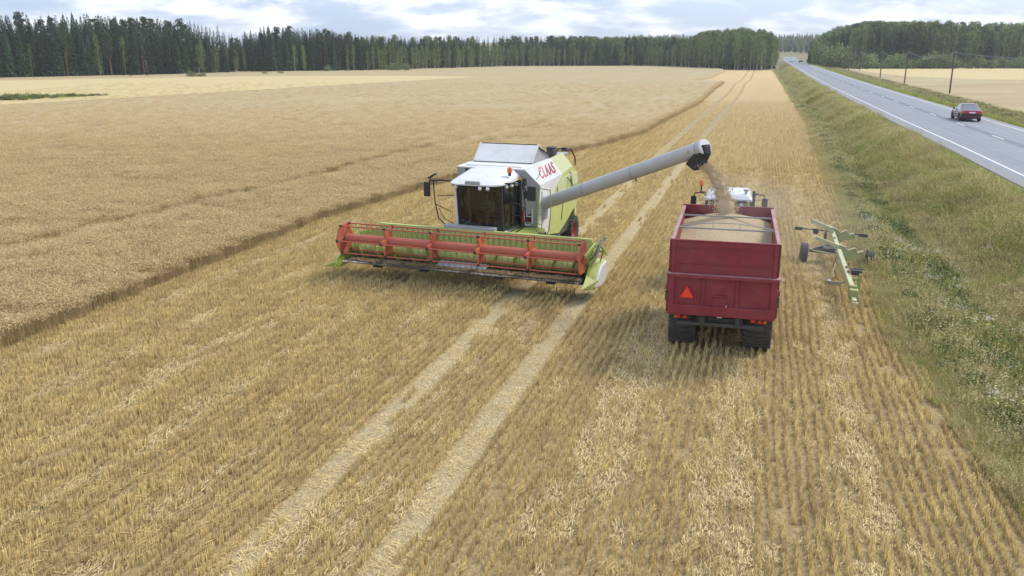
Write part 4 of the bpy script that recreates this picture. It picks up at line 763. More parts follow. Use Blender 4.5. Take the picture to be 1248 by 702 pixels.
# ------------------------------------------------------------------ tractor in front of the trailer
TT = tag(empty('tractor', (5.65 + 7.3 * math.sin(R(14.5)), 22.1 + 7.3 * math.cos(R(14.5)), 0), R(-14.5)), 'white-roofed farm tractor with orange beacon, hitched ahead of the red grain trailer', 'tractor')
def V(name, m, mb, parent=TT, **k): return mb.build(name, M[m], parent, **k)
k = MB(); k.box((0, 1.2, .95), (.6, 3.2, .6)); k.box((0, -.5, .8), (.9, .5, .5)); k.box((0, 0, .85), (1.5, .3, .3)); k.box((0, 2.6, .65), (1.5, .2, .2)); k.beam((0, -.6, .6), (0, -1.3, .6), .12, .1); V('chassis', 'dark', k, bevel=.02)
for s in (-1, 1):
    wheel(TT, (s * .93, 0, .88), .88, .56, M['cream'], 20, side=s); wheel(TT, (s * .93, 2.6, .64), .64, .44, M['cream'], 18, side=s)
    k = MB(); prof = [(-.95, 1.2), (-.75, 1.68), (-.3, 1.86), (.3, 1.86), (.7, 1.7), (.9, 1.3)]
    for i in range(5): k.poly([(s * .62, prof[i][0], prof[i][1]), (s * 1.22, prof[i][0], prof[i][1] - .02), (s * 1.22, prof[i + 1][0], prof[i + 1][1] - .02), (s * .62, prof[i + 1][0], prof[i + 1][1])], .03)
    V('rear_fender', 'dark', k, bevel=.01)
    k = MB(); k.tube([(s * .7, 1.0, 2.72), (s * .95, 1.1, 2.88), (s * 1.2, 1.15, 2.84), (s * 1.22, 1.15, 2.7)], .025); k.tube([(s * .7, .9, 2.9), (s * 1.0, 1.1, 2.9)], .02); V('mirror_arm', 'black', k)
    k = MB(); k.box((s * 1.24, 1.15, 2.52), (.2, .08, .42)); V('mirror', 'black', k, bevel=.03)
    k = MB(); k.add([(s * .76, -.55, 1.75), (s * .80, .95, 1.5), (s * .74, .85, 2.86), (s * .72, -.45, 2.86)], [(0, 1, 2, 3)]); V('side_window', 'tractorglass', k)
    k = MB(); k.beam((s * .76, -.56, 1.6), (s * .73, -.46, 2.9), .09, .09); k.beam((s * .8, .96, 1.1), (s * .74, .86, 2.9), .07, .08); V('cab_pillar', 'black', k, bevel=.01)
    k = MB(); k.cyl((s * .42, -.62, 2.78), (s * .42, -.72, 2.74), .075, 12); V('work_light', 'lightglass', k)
    k = MB(); k.box((s * .95, -.8, 1.62), (.22, .05, .1)); V('tail_lamp', 'redlens', k)
k = MB(); k.box((.84, .9, 2.3), (.12, .14, 1.1)); k.cyl((.84, .9, 2.8), (.84, .9, 3.02), .05, 10); V('exhaust_pipe', 'black', k, bevel=.02)
k = MB(); k.add([(-.72, -.58, 1.7), (.72, -.58, 1.7), (.68, -.48, 2.84), (-.68, -.48, 2.84)], [(0, 1, 2, 3)]); V('rear_window', 'tractorglass', k)
k = MB(); k.add([(-.68, .98, 1.6), (.68, .98, 1.6), (.66, .9, 2.84), (-.66, .9, 2.84)], [(0, 3, 2, 1)]); V('windscreen', 'tractorglass', k)
k = MB(); k.box((0, .2, 1.2), (1.44, 1.5, .5)); V('cab_floor', 'dark', k, bevel=.02)
k = MB(); k.box((0, -.1, 2.0), (.5, .14, .7)); k.box((0, .1, 1.65), (.5, .5, .15)); V('driver_seat', 'cabin', k, bevel=.04)
k = MB(); k.hull([(-.74, -.62, 2.86), (.74, -.62, 2.86), (.76, 1.1, 2.86), (-.76, 1.1, 2.86)], [(-.79, -.68, 2.93), (.79, -.68, 2.93), (.8, 1.15, 2.93), (-.8, 1.15, 2.93)]); k.hull([(-.79, -.68, 2.93), (.79, -.68, 2.93), (.8, 1.15, 2.93), (-.8, 1.15, 2.93)], [(-.66, -.52, 3.1), (.66, -.52, 3.1), (.66, .95, 3.12), (-.66, .95, 3.12)]); V('cab_roof', 'carwhite', k, bevel=.07)
k = MB(); k.box((0, -.62, 2.88), (1.2, .08, .1)); k.box((-.42, -.62, 2.80), (.18, .12, .12)); k.box((.42, -.62, 2.80), (.18, .12, .12)); V('roof_rear_trim', 'black', k, bevel=.02)
k = MB(); k.hull([(-.42, 1.1, 1.1), (.42, 1.1, 1.1), (.38, 3.1, 1.0), (-.38, 3.1, 1.0)], [(-.36, 1.1, 1.9), (.36, 1.1, 1.9), (.3, 3.0, 1.6), (-.3, 3.0, 1.6)]); V('bonnet', 'cream', k, bevel=.08)
k = MB(); k.cyl((-.98, 1.0, 2.86), (-.98, 1.0, 3.16), .03, 8); b_ = V('beacon_mount', 'black', k); k = MB(); k.lathe((-.98, 1.0, 3.16), (0, 0, 1), [(0, .075), (.12, .075), (.17, .05), (.19, .001)], 14); k.build('beacon_lens', M['beacon'], b_)
k = MB(); k.cyl((.55, -.35, 3.08), (.55, -.35, 3.2), .04, 8); k.cyl((.55, -.35, 3.2), (.55, -.35, 3.26), .09, 12); V('antenna', 'steel', k)
k = MB(); k.box((-1.0, -.5, 2.15), (.14, .1, .16)); k.beam((-.8, -.5, 2.15), (-1.0, -.5, 2.15), .03, .03); V('side_lamp', 'black', k)

# ------------------------------------------------------------------ empty transport cart for the header
HC = tag(empty('header_cart', (12.15, 31.1, -.06), 0, rot=(0, R(3.6), R(-15.5))), 'light green two-wheeled transport cart with zigzag saddle arms, parked empty by the ditch', 'cart')
def K_(name, m, mb, parent=HC, **k): return mb.build(name, M[m], parent, **k)
k = MB(); k.beam((-.02, 3.6, .78), (-.12, -6.25, .76), .15, .18); K_('main_beam', 'cartpale', k, bevel=.012)
k = MB()
for y in (-4.2, -3.6, 1.2, 2.2): k.box((-.07, y, .885), (.06, .22, .02)); 
K_('beam_slot_plate', 'dark', k)
k = MB(); k.box((-.12, -6.45, .74), (.26, .36, .28)); k.box((-.12, -6.3, .9), (.2, .16, .1)); K_('beam_head', 'cartgreen', k, bevel=.02)
k = MB(); k.box((-.12, -6.8, .62), (.12, .5, .12)); k.lathe((-.12, -7.05, .6), (0, 0, 1), [(-.03, .05), (-.03, .1), (.03, .1), (.03, .05), (-.03, .05)], 12); K_('tow_coupling', 'cartpale', k)
for nm, y, z0, zl in (('front', -.6, .9, 1.15), ('rear', 2.6, .92, 1.2)):
    k = MB(); k.beam((0, y, z0), (-.92, y + .05, zl), .09, .12); k.beam((-.5, y + .03, z0 + .12), (0, y, z0 - .15), .05, .08); K_('support_arm', 'cartpale', k, bevel=.008)
    k = MB(); k.poly([(-.05, y, z0 + .08), (.16, y, z0 + .02), (.26, y, z0 - .10), (.36, y, z0 - .04), (.48, y, z0 + .02), (.60, y, z0 - .14), (.78, y, z0 - .06), (.86, y, z0 - .28), (.5, y, z0 - .36), (.22, y, z0 - .55), (-.02, y, z0 - .45)], .07); K_('saddle_plate', 'cartgreen', k, bevel=.008)
    k = MB(); pts = [(-.05, .08), (.16, .02), (.26, -.10), (.36, -.04), (.48, .02), (.60, -.14), (.78, -.06), (.86, -.28)]
    for a_, b_ in zip(pts, pts[1:]): k.beam((a_[0], y, z0 + a_[1] + .01), (b_[0], y, z0 + b_[1] + .01), .13, .03)
    K_('saddle_edge', 'cartpale', k)
k = MB(); k.beam((-1.0, .3, .46), (1.1, .3, .46), .1, .1); k.beam((-.85, .3, .5), (-.08, .75, .72), .07, .12); k.beam((-.85, .28, .5), (-.08, -.2, .72), .07, .08); k.box((-.3, .35, .6), (.42, .5, .12)); k.beam((.85, .3, .46), (.06, -.1, .68), .07, .1); K_('axle_frame', 'dark', k, bevel=.01)
k = MB(); k.beam((-.88, .1, .52), (-.1, -1.1, .72), .035, .05); k.beam((-.12, -1.1, .68), (-.42, -3.2, .5), .02, .02); K_('brace_strut', 'cartpale', k)
for s in (-1, 1): wheel(HC, (s * 1.17, .3, .36), .38, .27, M['cartpale'], 24, style='road', rimr=.5, side=s)
k = MB(); k.beam((-1.38, 3.1, .74), (1.32, 3.1, .74), .04, .04); K_('lamp_rail', 'black', k)
for x, w_ in ((-1.3, .3), (-.66, .16), (1.2, .34), (.1, .26)): 
    k = MB(); k.box((x, 3.06, .73 if w_ != .26 else .84), (w_, .05, .13 if w_ != .26 else .2)); K_('lamp_board', 'black', k, bevel=.01)
k = MB(); k.cyl((-.62, 3.05, .68), (-.62, 3.11, .68), .12, 14); k.cyl((-.28, 2.9, .55), (-.2, 2.9, .55), .2, 14); K_('cable_reel', 'black', k)
k = MB(); k.beam((.22, -4.9, .05), (.22, -4.9, 1.0), .09, .09); k.beam((-.1, -4.9, .8), (.24, -4.9, .8), .07, .1); k.beam((-.05, -5.2, .5), (.22, -5.0, .35), .05, .08); k.box((.22, -4.9, .03), (.22, .22, .04)); K_('jack_stand', 'cartgreen', k, bevel=.008)
k = MB(); k.box((.16, -4.3, .92), (.3, .42, .16)); k.tube([(.05, -4.3, 1.02), (.3, -4.5, 1.06), (.42, -4.2, 1.02)], .02); K_('tool_box', 'dark', k, bevel=.01)
k = MB(); k.beam((-.52, -3.9, .35), (-.3, -4.5, .5), .08, .12); k.beam((-.3, -4.5, .5), (-.1, -4.6, .68), .05, .05); k.box((-.56, -3.8, .35), (.14, .2, .12)); K_('hitch_bracket', 'steel', k, bevel=.01)
k = MB(); k.tube([(-.1, -1.0, .7), (-.3, -1.8, .5), (-.3, -3.2, .42), (-.5, -3.8, .4)], .02); K_('cable', 'black', k)

# ------------------------------------------------------------------ cars
def car(loc, rz, paint, label, detail=True, group=None):
    c = tag(empty('parked_car' if False else 'car', loc, rz), label, 'car', group)
    def B(name, m, mb, parent=c, **k): return mb.build(name, M[m], parent, **k)
    # body shell: stations along y (front = +y), 4.55 m long
    st = [(-2.22, .60, .38, .62, .78), (-2.2, .74, .30, .60, .92), (-2.0, .82, .24, .60, .985), (-1.35, .855, .22, .62, 1.0), (0, .87, .21, .62, .93), (1.0, .865, .21, .60, .90), (1.75, .84, .22, .56, .82), (2.12, .76, .26, .52, .70), (2.26, .58, .34, .50, .62)]
    k = MB(); rings = []
    for (y, w, zb, zm, zt) in st:
        half = [(w * .86, zb), (w * .97, zb + .1), (w, zm), (w * .985, zm + (zt - zm) * .6), (w * .9, zt - .03), (w * .75, zt)]
        ring = [(x, y, z) for x, z in half] + [(-x, y, z) for x, z in reversed(half)]; rings.append(ring)
    n = len(rings[0])
    for r_ in rings: k.v += r_
    for a in range(len(rings) - 1): k.f += [(a * n + i, (a + 1) * n + i, (a + 1) * n + (i + 1) % n, a * n + (i + 1) % n) for i in range(n)]
    k.f += [tuple(range(n)), tuple(reversed(range((len(rings) - 1) * n, len(rings) * n)))]
    B('body', paint, k)
    # greenhouse: lower and upper outlines
    k = MB(); lowr = [(-.70, -1.85, .955), (.70, -1.85, .955), (.76, -1.2, .95), (.77, .75, .90), (.66, 1.12, .88), (-.66, 1.12, .88), (-.77, .75, .90), (-.76, -1.2, .95)]
    upr = [(-.50, -.95, 1.375), (.50, -.95, 1.375), (.58, -.75, 1.39), (.585, .05, 1.40), (.53, .27, 1.375), (-.53, .27, 1.375), (-.585, .05, 1.40), (-.58, -.75, 1.39)]
    k.hull(lowr, upr); B('cabin_shell', paint, k, bevel=.02)
    k = MB(); k.hull([(x * .99, y, z) for x, y, z in upr], [(x * .88, y * .9, 1.425) for x, y, z in upr]); B('roof', paint, k, bevel=.03)
    def pane(name, a, b, cc, d, off):
        k = MB(); P4 = [Vector(a), Vector(b), Vector(cc), Vector(d)]; n_ = (P4[1] - P4[0]).cross(P4[3] - P4[0]).normalized(); ce = sum(P4, Vector()) / 4
        if n_.dot(ce - Vector((0, -.2, 1.1))) < 0: n_ = -n_
        k.poly([p + (ce - p) * .07 + n_ * off for p in P4], .012); B(name, 'carglass', k)
    pane('rear_window', lowr[0], lowr[1], upr[1], upr[0], .008); pane('windscreen', lowr[4], lowr[5], upr[5], upr[4], .008)
    for s in (1, -1):
        f = lambda p: (p[0] * s, p[1], p[2])
        A = lowr[2]; Bq = lowr[3]; Cq = upr[3]; D = upr[2]; m1 = tuple((np.array(A) * .52 + np.array(Bq) * .48)); m2 = tuple(np.array(D) * .5 + np.array(Cq) * .5)
        pane('side_window', f(A), f(m1), f(m2), f(D), .008); pane('side_window', f(m1), f(Bq), f(Cq), f(m2), .008)
        for y in (-1.32, 1.38): wheel(c, (s * .76, y, .31), .315, .2, M['galv'], 16, style='road', rimr=.64, side=s)
        k = MB()
        for y in (-1.32, 1.38): k.cyl((s * .80, y, .33), (s * .872, y, .33), .37, 20)
        B('wheel_arch', 'black', k)
        k = MB(); k.box((s * .9, .72, .95), (.18, .1, .12)); B('mirror', paint, k, bevel=.03)
        k = MB(); k.box((s * .872, -.05, .52), (.02, 2.1, .06)); B('door_trim', 'black', k)
        k = MB(); k.box((s * .60, -2.2, .80), (.36, .08, .15)); B('tail_lamp', 'redlens', k, bevel=.01)
        k = MB(); k.box((s * .62, 2.16, .60), (.3, .1, .12)); B('headlight', 'lightglass', k, bevel=.02)
        for y in (.15, -.75): k = MB(); k.box((s * .876, y, .80), (.02, .16, .03)); B('door_handle', 'black', k)
    k = MB(); k.box((0, -2.23, .80), (.86, .05, .12)); B('rear_garnish', 'redlens' if paint == 'carpaint' else 'black', k)
    k = MB(); k.box((0, -2.2, .56), (1.66, .18, .13)); k.box((0, -2.18, .30), (1.3, .12, .12)); B('rear_bumper', 'black', k, bevel=.03)
    k = MB(); k.box((0, 2.2, .45), (1.5, .18, .2)); B('front_bumper', 'black', k, bevel=.03)
    k = MB(); k.box((0, -2.27, .76), (.48, .02, .11)); B('number_plate', 'plate', k)
    return c
RD = R(-15.6)
car((40.2, 76.9, 1.85), RD, 'carpaint', 'dark burgundy hatchback driving away in the far lane, largest car on the road')
f1 = car((float(xl(455)) + 2.9, 455, 1.85), RD + math.pi, 'carwhite', 'tiny white car approaching at the far end of the road')
f2 = car((float(xl(440)) + 6.9, 440, 1.85), RD, 'cardark', 'tiny dark car driving away at the far end of the road')

# ------------------------------------------------------------------ utility poles and cables
PB = [(66.0, 118.0), (78.3, 156.5), (88.6, 198.1), (101.6, 242.5), (113.6, 287.8), (122.8, 321.2)]
labels = ['', 'wooden utility pole nearest the car, rightmost of the row beyond the road', 'second wooden utility pole from the right, left of the one by the car', 'third wooden utility pole from the right, in front of the round bushes', 'wooden utility pole with the small pale box at its foot', 'farthest small wooden utility pole beside the road before the wood']
# the pole at index 0 stands further right, outside the photograph; it carries the cable's far end
heights = [7.6, 7.5, 7.5, 7.5, 7.3, 7.0]
tops = []
for i, ((x, y), h) in enumerate(zip(PB, heights)):
    if i == 0: x, y = 92.5, 126.0
    z0 = float(zg(x, y)); lean = (i % 3 - 1) * .012
    lb = labels[i] or 'wooden utility pole at the right-hand edge, carrying the cable out of view'
    po = tag(empty('utility_pole', (x, y, z0)), lb, 'utility pole', 'wooden poles along the far side of the road')
    k = MB(); k.cyl((0, 0, -.3), (lean * h, 0, h), .15, 10, .105); k.build('pole_shaft', M['wood'], po)
    k = MB(); k.box((lean * h, -.13, h - .35), (.08, .12, .3)); k.cyl((lean * h, -.2, h - .4), (lean * h + .05, -.32, h - .4), .03, 6); k.build('cable_hook', M['galv'], po)
    tops.append(Vector((x + lean * h + .05, y - .3, z0 + h - .42)))
span_l = ['aluminium cable sagging from the nearest pole out of the right edge', 'aluminium cable sagging between the first and second pole from the right', 'aluminium cable sagging between the second and third pole from the right', 'aluminium cable between the third pole and the pole with the pale box', 'short aluminium cable between the two farthest poles']
for i in range(len(tops) - 1):
    a, b = tops[i], tops[i + 1]; pts = [a + (b - a) * (j / 14) + Vector((0, 0, -1.05 * 4 * (j / 14) * (1 - j / 14))) for j in range(15)]
    k = MB(); k.tube(pts, .026, 5); o = k.build('overhead_cable', M['wire'], None); tag(o, span_l[i], 'cable', 'cables between the utility poles')
k = MB(); k.box((112.9, 286.8, .75), (.9, .7, 1.2)); k.box((112.9, 286.8, 1.4), (1.0, .8, .1)); o = k.build('cable_cabinet', M['carwhite'], None, bevel=.03); tag(o, 'small pale cabinet at the foot of a roadside pole', 'cabinet')
# ------------------------------------------------------------------ plants: prototypes
def proto_mesh(name, V_, F_, tint, mats, mi=None, smooth=False):
    me = bpy.data.meshes.new(name); me.from_pydata(V_, [], F_); me.update()
    a = me.color_attributes.new('tint', 'FLOAT_COLOR', 'POINT'); t = np.asarray(tint, float)
    if t.ndim == 1: t = np.stack([t, t, t], -1)
    a.data.foreach_set('color', np.concatenate([t, np.ones((len(t), 1))], 1).reshape(-1).astype('f'))
    for m in mats: me.materials.append(m)
    if mi is not None: me.polygons.foreach_set('material_index', mi)
    if smooth: me.polygons.foreach_set('use_smooth', [True] * len(me.polygons))
    return me
class PM:
    def __init__(s, seed): s.v = []; s.f = []; s.t = []; s.m = []; s.r = random.Random(seed)
    def blade(s, p, d, L, w, tint, bend=.3, m=0, seg=2):
        """curved tapering blade from p, leaning along unit direction d (2d)"""
        n = len(s.v); a = s.r.uniform(0, 6.28); wx, wy = math.cos(a) * w / 2, math.sin(a) * w / 2
        for i in range(seg):
            u = i / seg; z = L * u * (1 - .25 * bend * u); o = L * bend * u * u
            q = (p[0] + d[0] * o, p[1] + d[1] * o, p[2] + z); f = 1 - .45 * u
            s.v += [(q[0] - wx * f, q[1] - wy * f, q[2]), (q[0] + wx * f, q[1] + wy * f, q[2])]; s.t += [tint * (.62 + .38 * u)] * 2 if False else [tint] * 2
        s.v.append((p[0] + d[0] * L * bend, p[1] + d[1] * L * bend, p[2] + L * (1 - .25 * bend))); s.t.append(tint)
        for i in range(seg - 1): s.f.append((n + 2 * i, n + 2 * i + 1, n + 2 * i + 3, n + 2 * i + 2)); s.m.append(m)
        s.f.append((n + 2 * seg - 2, n + 2 * seg - 1, n + 2 * seg)); s.m.append(m)
        return s.v[-1]
    def quad(s, c, sz, tint, m=0, flat=.0, asp=1.0):
        n = len(s.v); u = Vector((s.r.gauss(0, 1), s.r.gauss(0, 1), s.r.gauss(0, 1) * (1 - flat))).normalized(); w = u.cross(Vector((s.r.gauss(0, 1), s.r.gauss(0, 1), s.r.gauss(0, 1) * (1 - flat)))) 
        if flat > .5: w = Vector((-u.y, u.x, s.r.gauss(0, .15)))
        w.normalize(); u = u * sz / 2 * asp; w = w * sz / 2; c = Vector(c)
        s.v += [tuple(c - u - w * .5), tuple(c + u * .3 - w), tuple(c + u + w * .3), tuple(c - u * .2 + w)]; s.t += [tint] * 4; s.f.append((n, n + 1, n + 2, n + 3)); s.m.append(m)
    def mesh(s, name, mats): return proto_mesh(name, s.v, s.f, s.t, mats, s.m)
def rd(r): a = r.uniform(0, 6.283); return (math.cos(a), math.sin(a))
# stubble: 0.6 m of one drilled row
def stub(seed, h, n, spread, lay=0.0, lean=(.02, .25), half=.34):
    p = PM(seed); r = p.r
    for i in range(n):
        x = r.gauss(0, spread); y = r.uniform(-half, half); t = r.choice((.7, .88, 1.0, 1.1, 1.22)) * r.uniform(.92, 1.08)
        if r.random() < lay:   # broken straw lying on the ground, mostly along the row
            a = r.gauss(1.57, .35 if lean[0] > .4 else .6) * r.choice((1, -1)); L = r.uniform(.07, .19); z = r.uniform(.01, .08); w = r.uniform(.0035, .0065); n0 = len(p.v); dx, dy = math.cos(a) * L, math.sin(a) * L; zz = r.uniform(-.02, .06); ux, uy = -dy / L * w, dx / L * w
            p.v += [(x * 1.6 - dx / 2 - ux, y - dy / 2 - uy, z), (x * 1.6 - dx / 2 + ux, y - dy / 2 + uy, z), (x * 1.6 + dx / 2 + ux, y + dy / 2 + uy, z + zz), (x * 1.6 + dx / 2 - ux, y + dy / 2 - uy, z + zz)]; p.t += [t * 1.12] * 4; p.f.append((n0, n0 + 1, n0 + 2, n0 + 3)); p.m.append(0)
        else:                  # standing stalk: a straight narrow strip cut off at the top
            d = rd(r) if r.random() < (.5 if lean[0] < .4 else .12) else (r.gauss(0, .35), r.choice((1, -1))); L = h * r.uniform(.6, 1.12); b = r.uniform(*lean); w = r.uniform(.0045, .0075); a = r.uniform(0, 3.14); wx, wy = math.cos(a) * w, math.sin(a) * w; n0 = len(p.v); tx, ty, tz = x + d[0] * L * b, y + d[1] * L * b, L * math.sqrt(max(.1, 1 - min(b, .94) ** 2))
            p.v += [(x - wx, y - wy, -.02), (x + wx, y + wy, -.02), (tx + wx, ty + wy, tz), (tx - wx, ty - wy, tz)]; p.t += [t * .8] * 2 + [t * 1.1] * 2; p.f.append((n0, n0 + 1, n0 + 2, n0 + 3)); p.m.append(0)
    return p.mesh('stubble_tuft', [M['palestraw' if lean[0] > .4 else 'straw']])
def make_objs(meshes): 
    c = bpy.data.collections.new('prototypes'); 
    for i, m in enumerate(meshes): o = bpy.data.objects.new('%02d_%s' % (i, m.name), m); c.objects.link(o)
    return c
def instancer(name, pts, meshes, idx, rz, sc, label=None, cat=None, tilt=None):
    """one object whose points carry plant clumps by geometry nodes"""
    n = len(pts); me = bpy.data.meshes.new(name); me.vertices.add(n); me.vertices.foreach_set('co', np.asarray(pts, 'f').reshape(-1))
    rot = np.zeros((n, 3), 'f'); rot[:, 2] = rz
    if tilt is not None: rot[:, 0] = tilt
    a = me.attributes.new('rot', 'FLOAT_VECTOR', 'POINT'); a.data.foreach_set('vector', rot.reshape(-1))
    a = me.attributes.new('idx', 'INT', 'POINT'); a.data.foreach_set('value', np.asarray(idx, 'i'))
    sc = np.asarray(sc, 'f'); sc = np.stack([sc, sc, sc], -1) if sc.ndim == 1 else sc
    a = me.attributes.new('scl', 'FLOAT_VECTOR', 'POINT'); a.data.foreach_set('vector', sc.reshape(-1))
    o = bpy.data.objects.new(name, me); COL.objects.link(o); o['kind'] = 'stuff'
    if label: o['label'] = label
    if cat: o['category'] = cat
    gt = bpy.data.node_groups.new(name, 'GeometryNodeTree'); gt.interface.new_socket('Geometry', in_out='INPUT', socket_type='NodeSocketGeometry'); gt.interface.new_socket('Geometry', in_out='OUTPUT', socket_type='NodeSocketGeometry')
    gi = gt.nodes.new('NodeGroupInput'); go = gt.nodes.new('NodeGroupOutput'); ip = gt.nodes.new('GeometryNodeInstanceOnPoints'); ci = gt.nodes.new('GeometryNodeCollectionInfo')
    ci.inputs['Collection'].default_value = make_objs(meshes); ci.inputs['Separate Children'].default_value = True; ci.inputs['Reset Children'].default_value = True
    ip.inputs['Pick Instance'].default_value = True
    def at(nm, ty): q = gt.nodes.new('GeometryNodeInputNamedAttribute'); q.data_type = ty; q.inputs['Name'].default_value = nm; return q.outputs['Attribute']
    L = gt.links.new; L(gi.outputs[0], ip.inputs['Points']); L(ci.outputs[0], ip.inputs['Instance']); L(at('idx', 'INT'), ip.inputs['Instance Index']); L(at('rot', 'FLOAT_VECTOR'), ip.inputs['Rotation']); L(at('scl', 'FLOAT_VECTOR'), ip.inputs['Scale']); L(ip.outputs[0], go.inputs[0])
    md = o.modifiers.new('scatter', 'NODES'); md.node_group = gt
    return o
rng = np.random.RandomState(5)
def infrustum(x, y, m=1.06): return (np.abs(x) < (y + 1.5) * .615 * m + 1.5) & (y > 8.5)
# value noise for patchiness
# ---- stubble rows
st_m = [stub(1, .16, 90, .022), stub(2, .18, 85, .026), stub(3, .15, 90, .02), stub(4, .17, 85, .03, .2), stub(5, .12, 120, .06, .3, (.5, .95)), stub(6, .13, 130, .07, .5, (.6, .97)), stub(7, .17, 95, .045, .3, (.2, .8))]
wheelmarks = [(-10.5, .3, .8), (-8.3, .3, .7), (-6.35, .4, .6), (-4.2, .3, .5), (-2.0, .3, .4), (4.95, .62, 1.0), (7.25, .5, 1.0), (9.7, .36, .9)]   # row offsets (m) of flattened strips
P_, I_, S_, Z_ = [], [], [], []
def path_angle(y): return np.arctan2(xr(y + 1) - xr(y - 1), 2.0)
for w in np.arange(-40, 16, .2):
    y = np.arange(8.6, 62, .58); keep = rng.rand(len(y)) < np.clip((62 - y) / 8, 0, 1); y = y[keep] + rng.uniform(-.05, .05, keep.sum())
    an = path_angle(y); x = xr(y) + w / .96
    ok = (x > xc(y) + .25) & (x < xe(y) - .1) & infrustum(x, y)
    tr_ = (abs(w) < .25) | (abs(w - 2.2) < .28)
    if tr_: ok &= rng.rand(len(y)) < .10
    ok &= rng.rand(len(y)) < np.where(vn(x, y, 1.1) > .9, .85, .98)
    near_edge = (xe(y) - x) < 1.2; ok &= ~(near_edge & (rng.rand(len(y)) < .12))
    x, y, an = x[ok], y[ok], an[ok]; n = len(x)
    if not n: continue
    wob = .03 * np.sin(y * .7 + w * 3); flat = np.zeros(n)
    for (u0, hw, st_) in wheelmarks: flat = np.maximum(flat, st_ * np.clip(1.5 - np.abs(w - u0 + .25 * (vn(x, y, 4) - .5)) / hw, 0, 1) * np.clip(.45 + 1.1 * vn(x + 30, y, 2.5), 0, 1))
    flat = np.maximum(flat, (vn(x + 9, y, 1.7) > .88) * .35)
    flat = np.maximum(flat, ((w > .4) & (w < 1.8)) * .3)
    pick = rng.rand(n); idx = np.where(pick < flat * .85, rng.choice([4, 5, 6, 5], n), rng.choice([0, 1, 2, 3, 3] if w < 2 else [0, 1, 2, 0, 3], n))
    P_.append(np.stack([x + wob, y, zg(x, y)], -1)); I_.append(idx); Z_.append(-an + rng.normal(0, .06, n) + math.pi * (rng.rand(n) < .5)); sc = rng.uniform(.85, 1.15, n) * np.where(w < -1.5, 1.12, 1.0); S_.append(np.stack([sc * np.clip(y / 60, 1, 1.6), sc * np.clip(y / 70, 1, 1.4), sc], -1))
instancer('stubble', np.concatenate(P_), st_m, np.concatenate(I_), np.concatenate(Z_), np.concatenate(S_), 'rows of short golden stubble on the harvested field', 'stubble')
# farther off whole lengths of drilled row, ever lower, until the ground itself carries the rows
seg_m = [stub(41 + i, .15, 210, .018, .05, (.02, .2), 1.15) for i in range(4)]
P_, I_, S_, Z_ = [], [], [], []
for w in np.arange(-40, 16, .2):
    if abs(w) < .25 or abs(w - 2.2) < .28: continue
    y = np.arange(55.5 + rng.rand() * 2, 150, 2.2); an = path_angle(y); x = xr(y) + w / .96; ok = (x > xc(y) + .25) & (x < xe(y) - .1) & infrustum(x, y); x, y, an = x[ok], y[ok], an[ok]
    if not len(x): continue
    n = len(x); P_.append(np.stack([x, y, zg(x, y)], -1)); I_.append(rng.randint(0, 4, n)); Z_.append(-an + math.pi * (rng.rand(n) < .5)); q = np.clip((150 - y) / 90, .05, 1); S_.append(np.stack([np.ones(n) * 1.1, np.ones(n), q], -1))
instancer('distant_stubble', np.concatenate(P_), seg_m, np.concatenate(I_), np.concatenate(Z_), np.concatenate(S_), 'fine parallel stubble rows running away behind the machines', 'stubble')
# loose straw over tracks and edge
lm = [stub(11, .05, 60, .13, .97), stub(12, .05, 45, .15, 1.0)]
n = 1200; y = 9 + (rng.rand(n) ** 1.6) * 75; w = rng.choice([0, 2.2], n) + rng.normal(0, .2, n); x = xr(y) + w / .96; ok = infrustum(x, y); x, y = x[ok], y[ok]
instancer('loose_straw', np.stack([x, y, zg(x, y) - .03], -1), lm, rng.randint(0, 2, len(x)), rng.uniform(0, 6.28, len(x)), rng.uniform(.5, .95, len(x)), 'crushed pale straw lying in the two wheel tracks', 'straw')

# ---- standing barley
def barley(seed, n, size, h):
    p = PM(seed); r = p.r
    for i in range(n):
        x, y = r.uniform(-size / 2, size / 2), r.uniform(-size / 2, size / 2); t = r.choice((.7, .85, 1, 1.1, 1.22)) * r.uniform(.92, 1.08); L = h * r.uniform(.8, 1.08); d = rd(r)
        e = p.blade((x, y, 0), d, L, .013, t * .95, r.uniform(.05, .25), seg=1)
        # nodding ear: tapered two-sided head
        dd = rd(r); l = r.uniform(.09, .16); n0 = len(p.v); q = Vector(e); tip = q + Vector((dd[0] * l * .8, dd[1] * l * .8, r.uniform(-.06, .08))); sw = Vector((-dd[1], dd[0], 0)) * .014
        p.v += [tuple(q), tuple((q + tip) / 2 + sw + Vector((0, 0, .02))), tuple(tip), tuple((q + tip) / 2 - sw + Vector((0, 0, .02)))]; p.t += [t * 1.15] * 4; p.f.append((n0, n0 + 1, n0 + 2, n0 + 3)); p.m.append(0)
    return p.mesh('barley_stand', [M['ears']])
bm_ = [barley(20 + i, 230, .95, .64) for i in range(4)] + [barley(30 + i, 110, .95, .68) for i in range(2)]
P_, I_ = [], []
yy = 14.0
while yy < 200:
    step = .62 if yy < 60 else .62 + (yy - 60) * .014
    xs = np.arange(max(-90, -(yy + 2) * .66), float(xc(yy)) - .35, step); xs = xs + rng.uniform(-.5, .5, len(xs)) * step; y = yy + rng.uniform(-.5, .5, len(xs)) * step; ok = (tramdip(xs, y) > .52) & (xs < xc(y) - .15)
    xs, y = xs[ok], y[ok]; hvar = vn(xs, y, 4.0) * .12 - .06 - .12 * (vn(xs + 40, y, 9) > .78); P_.append(np.stack([xs, y, hvar], -1)); I_.append(rng.randint(0, 4, len(xs)) if yy < 70 else rng.randint(4, 6, len(xs))); yy += step * .95
pb = np.concatenate(P_); ib = np.concatenate(I_)
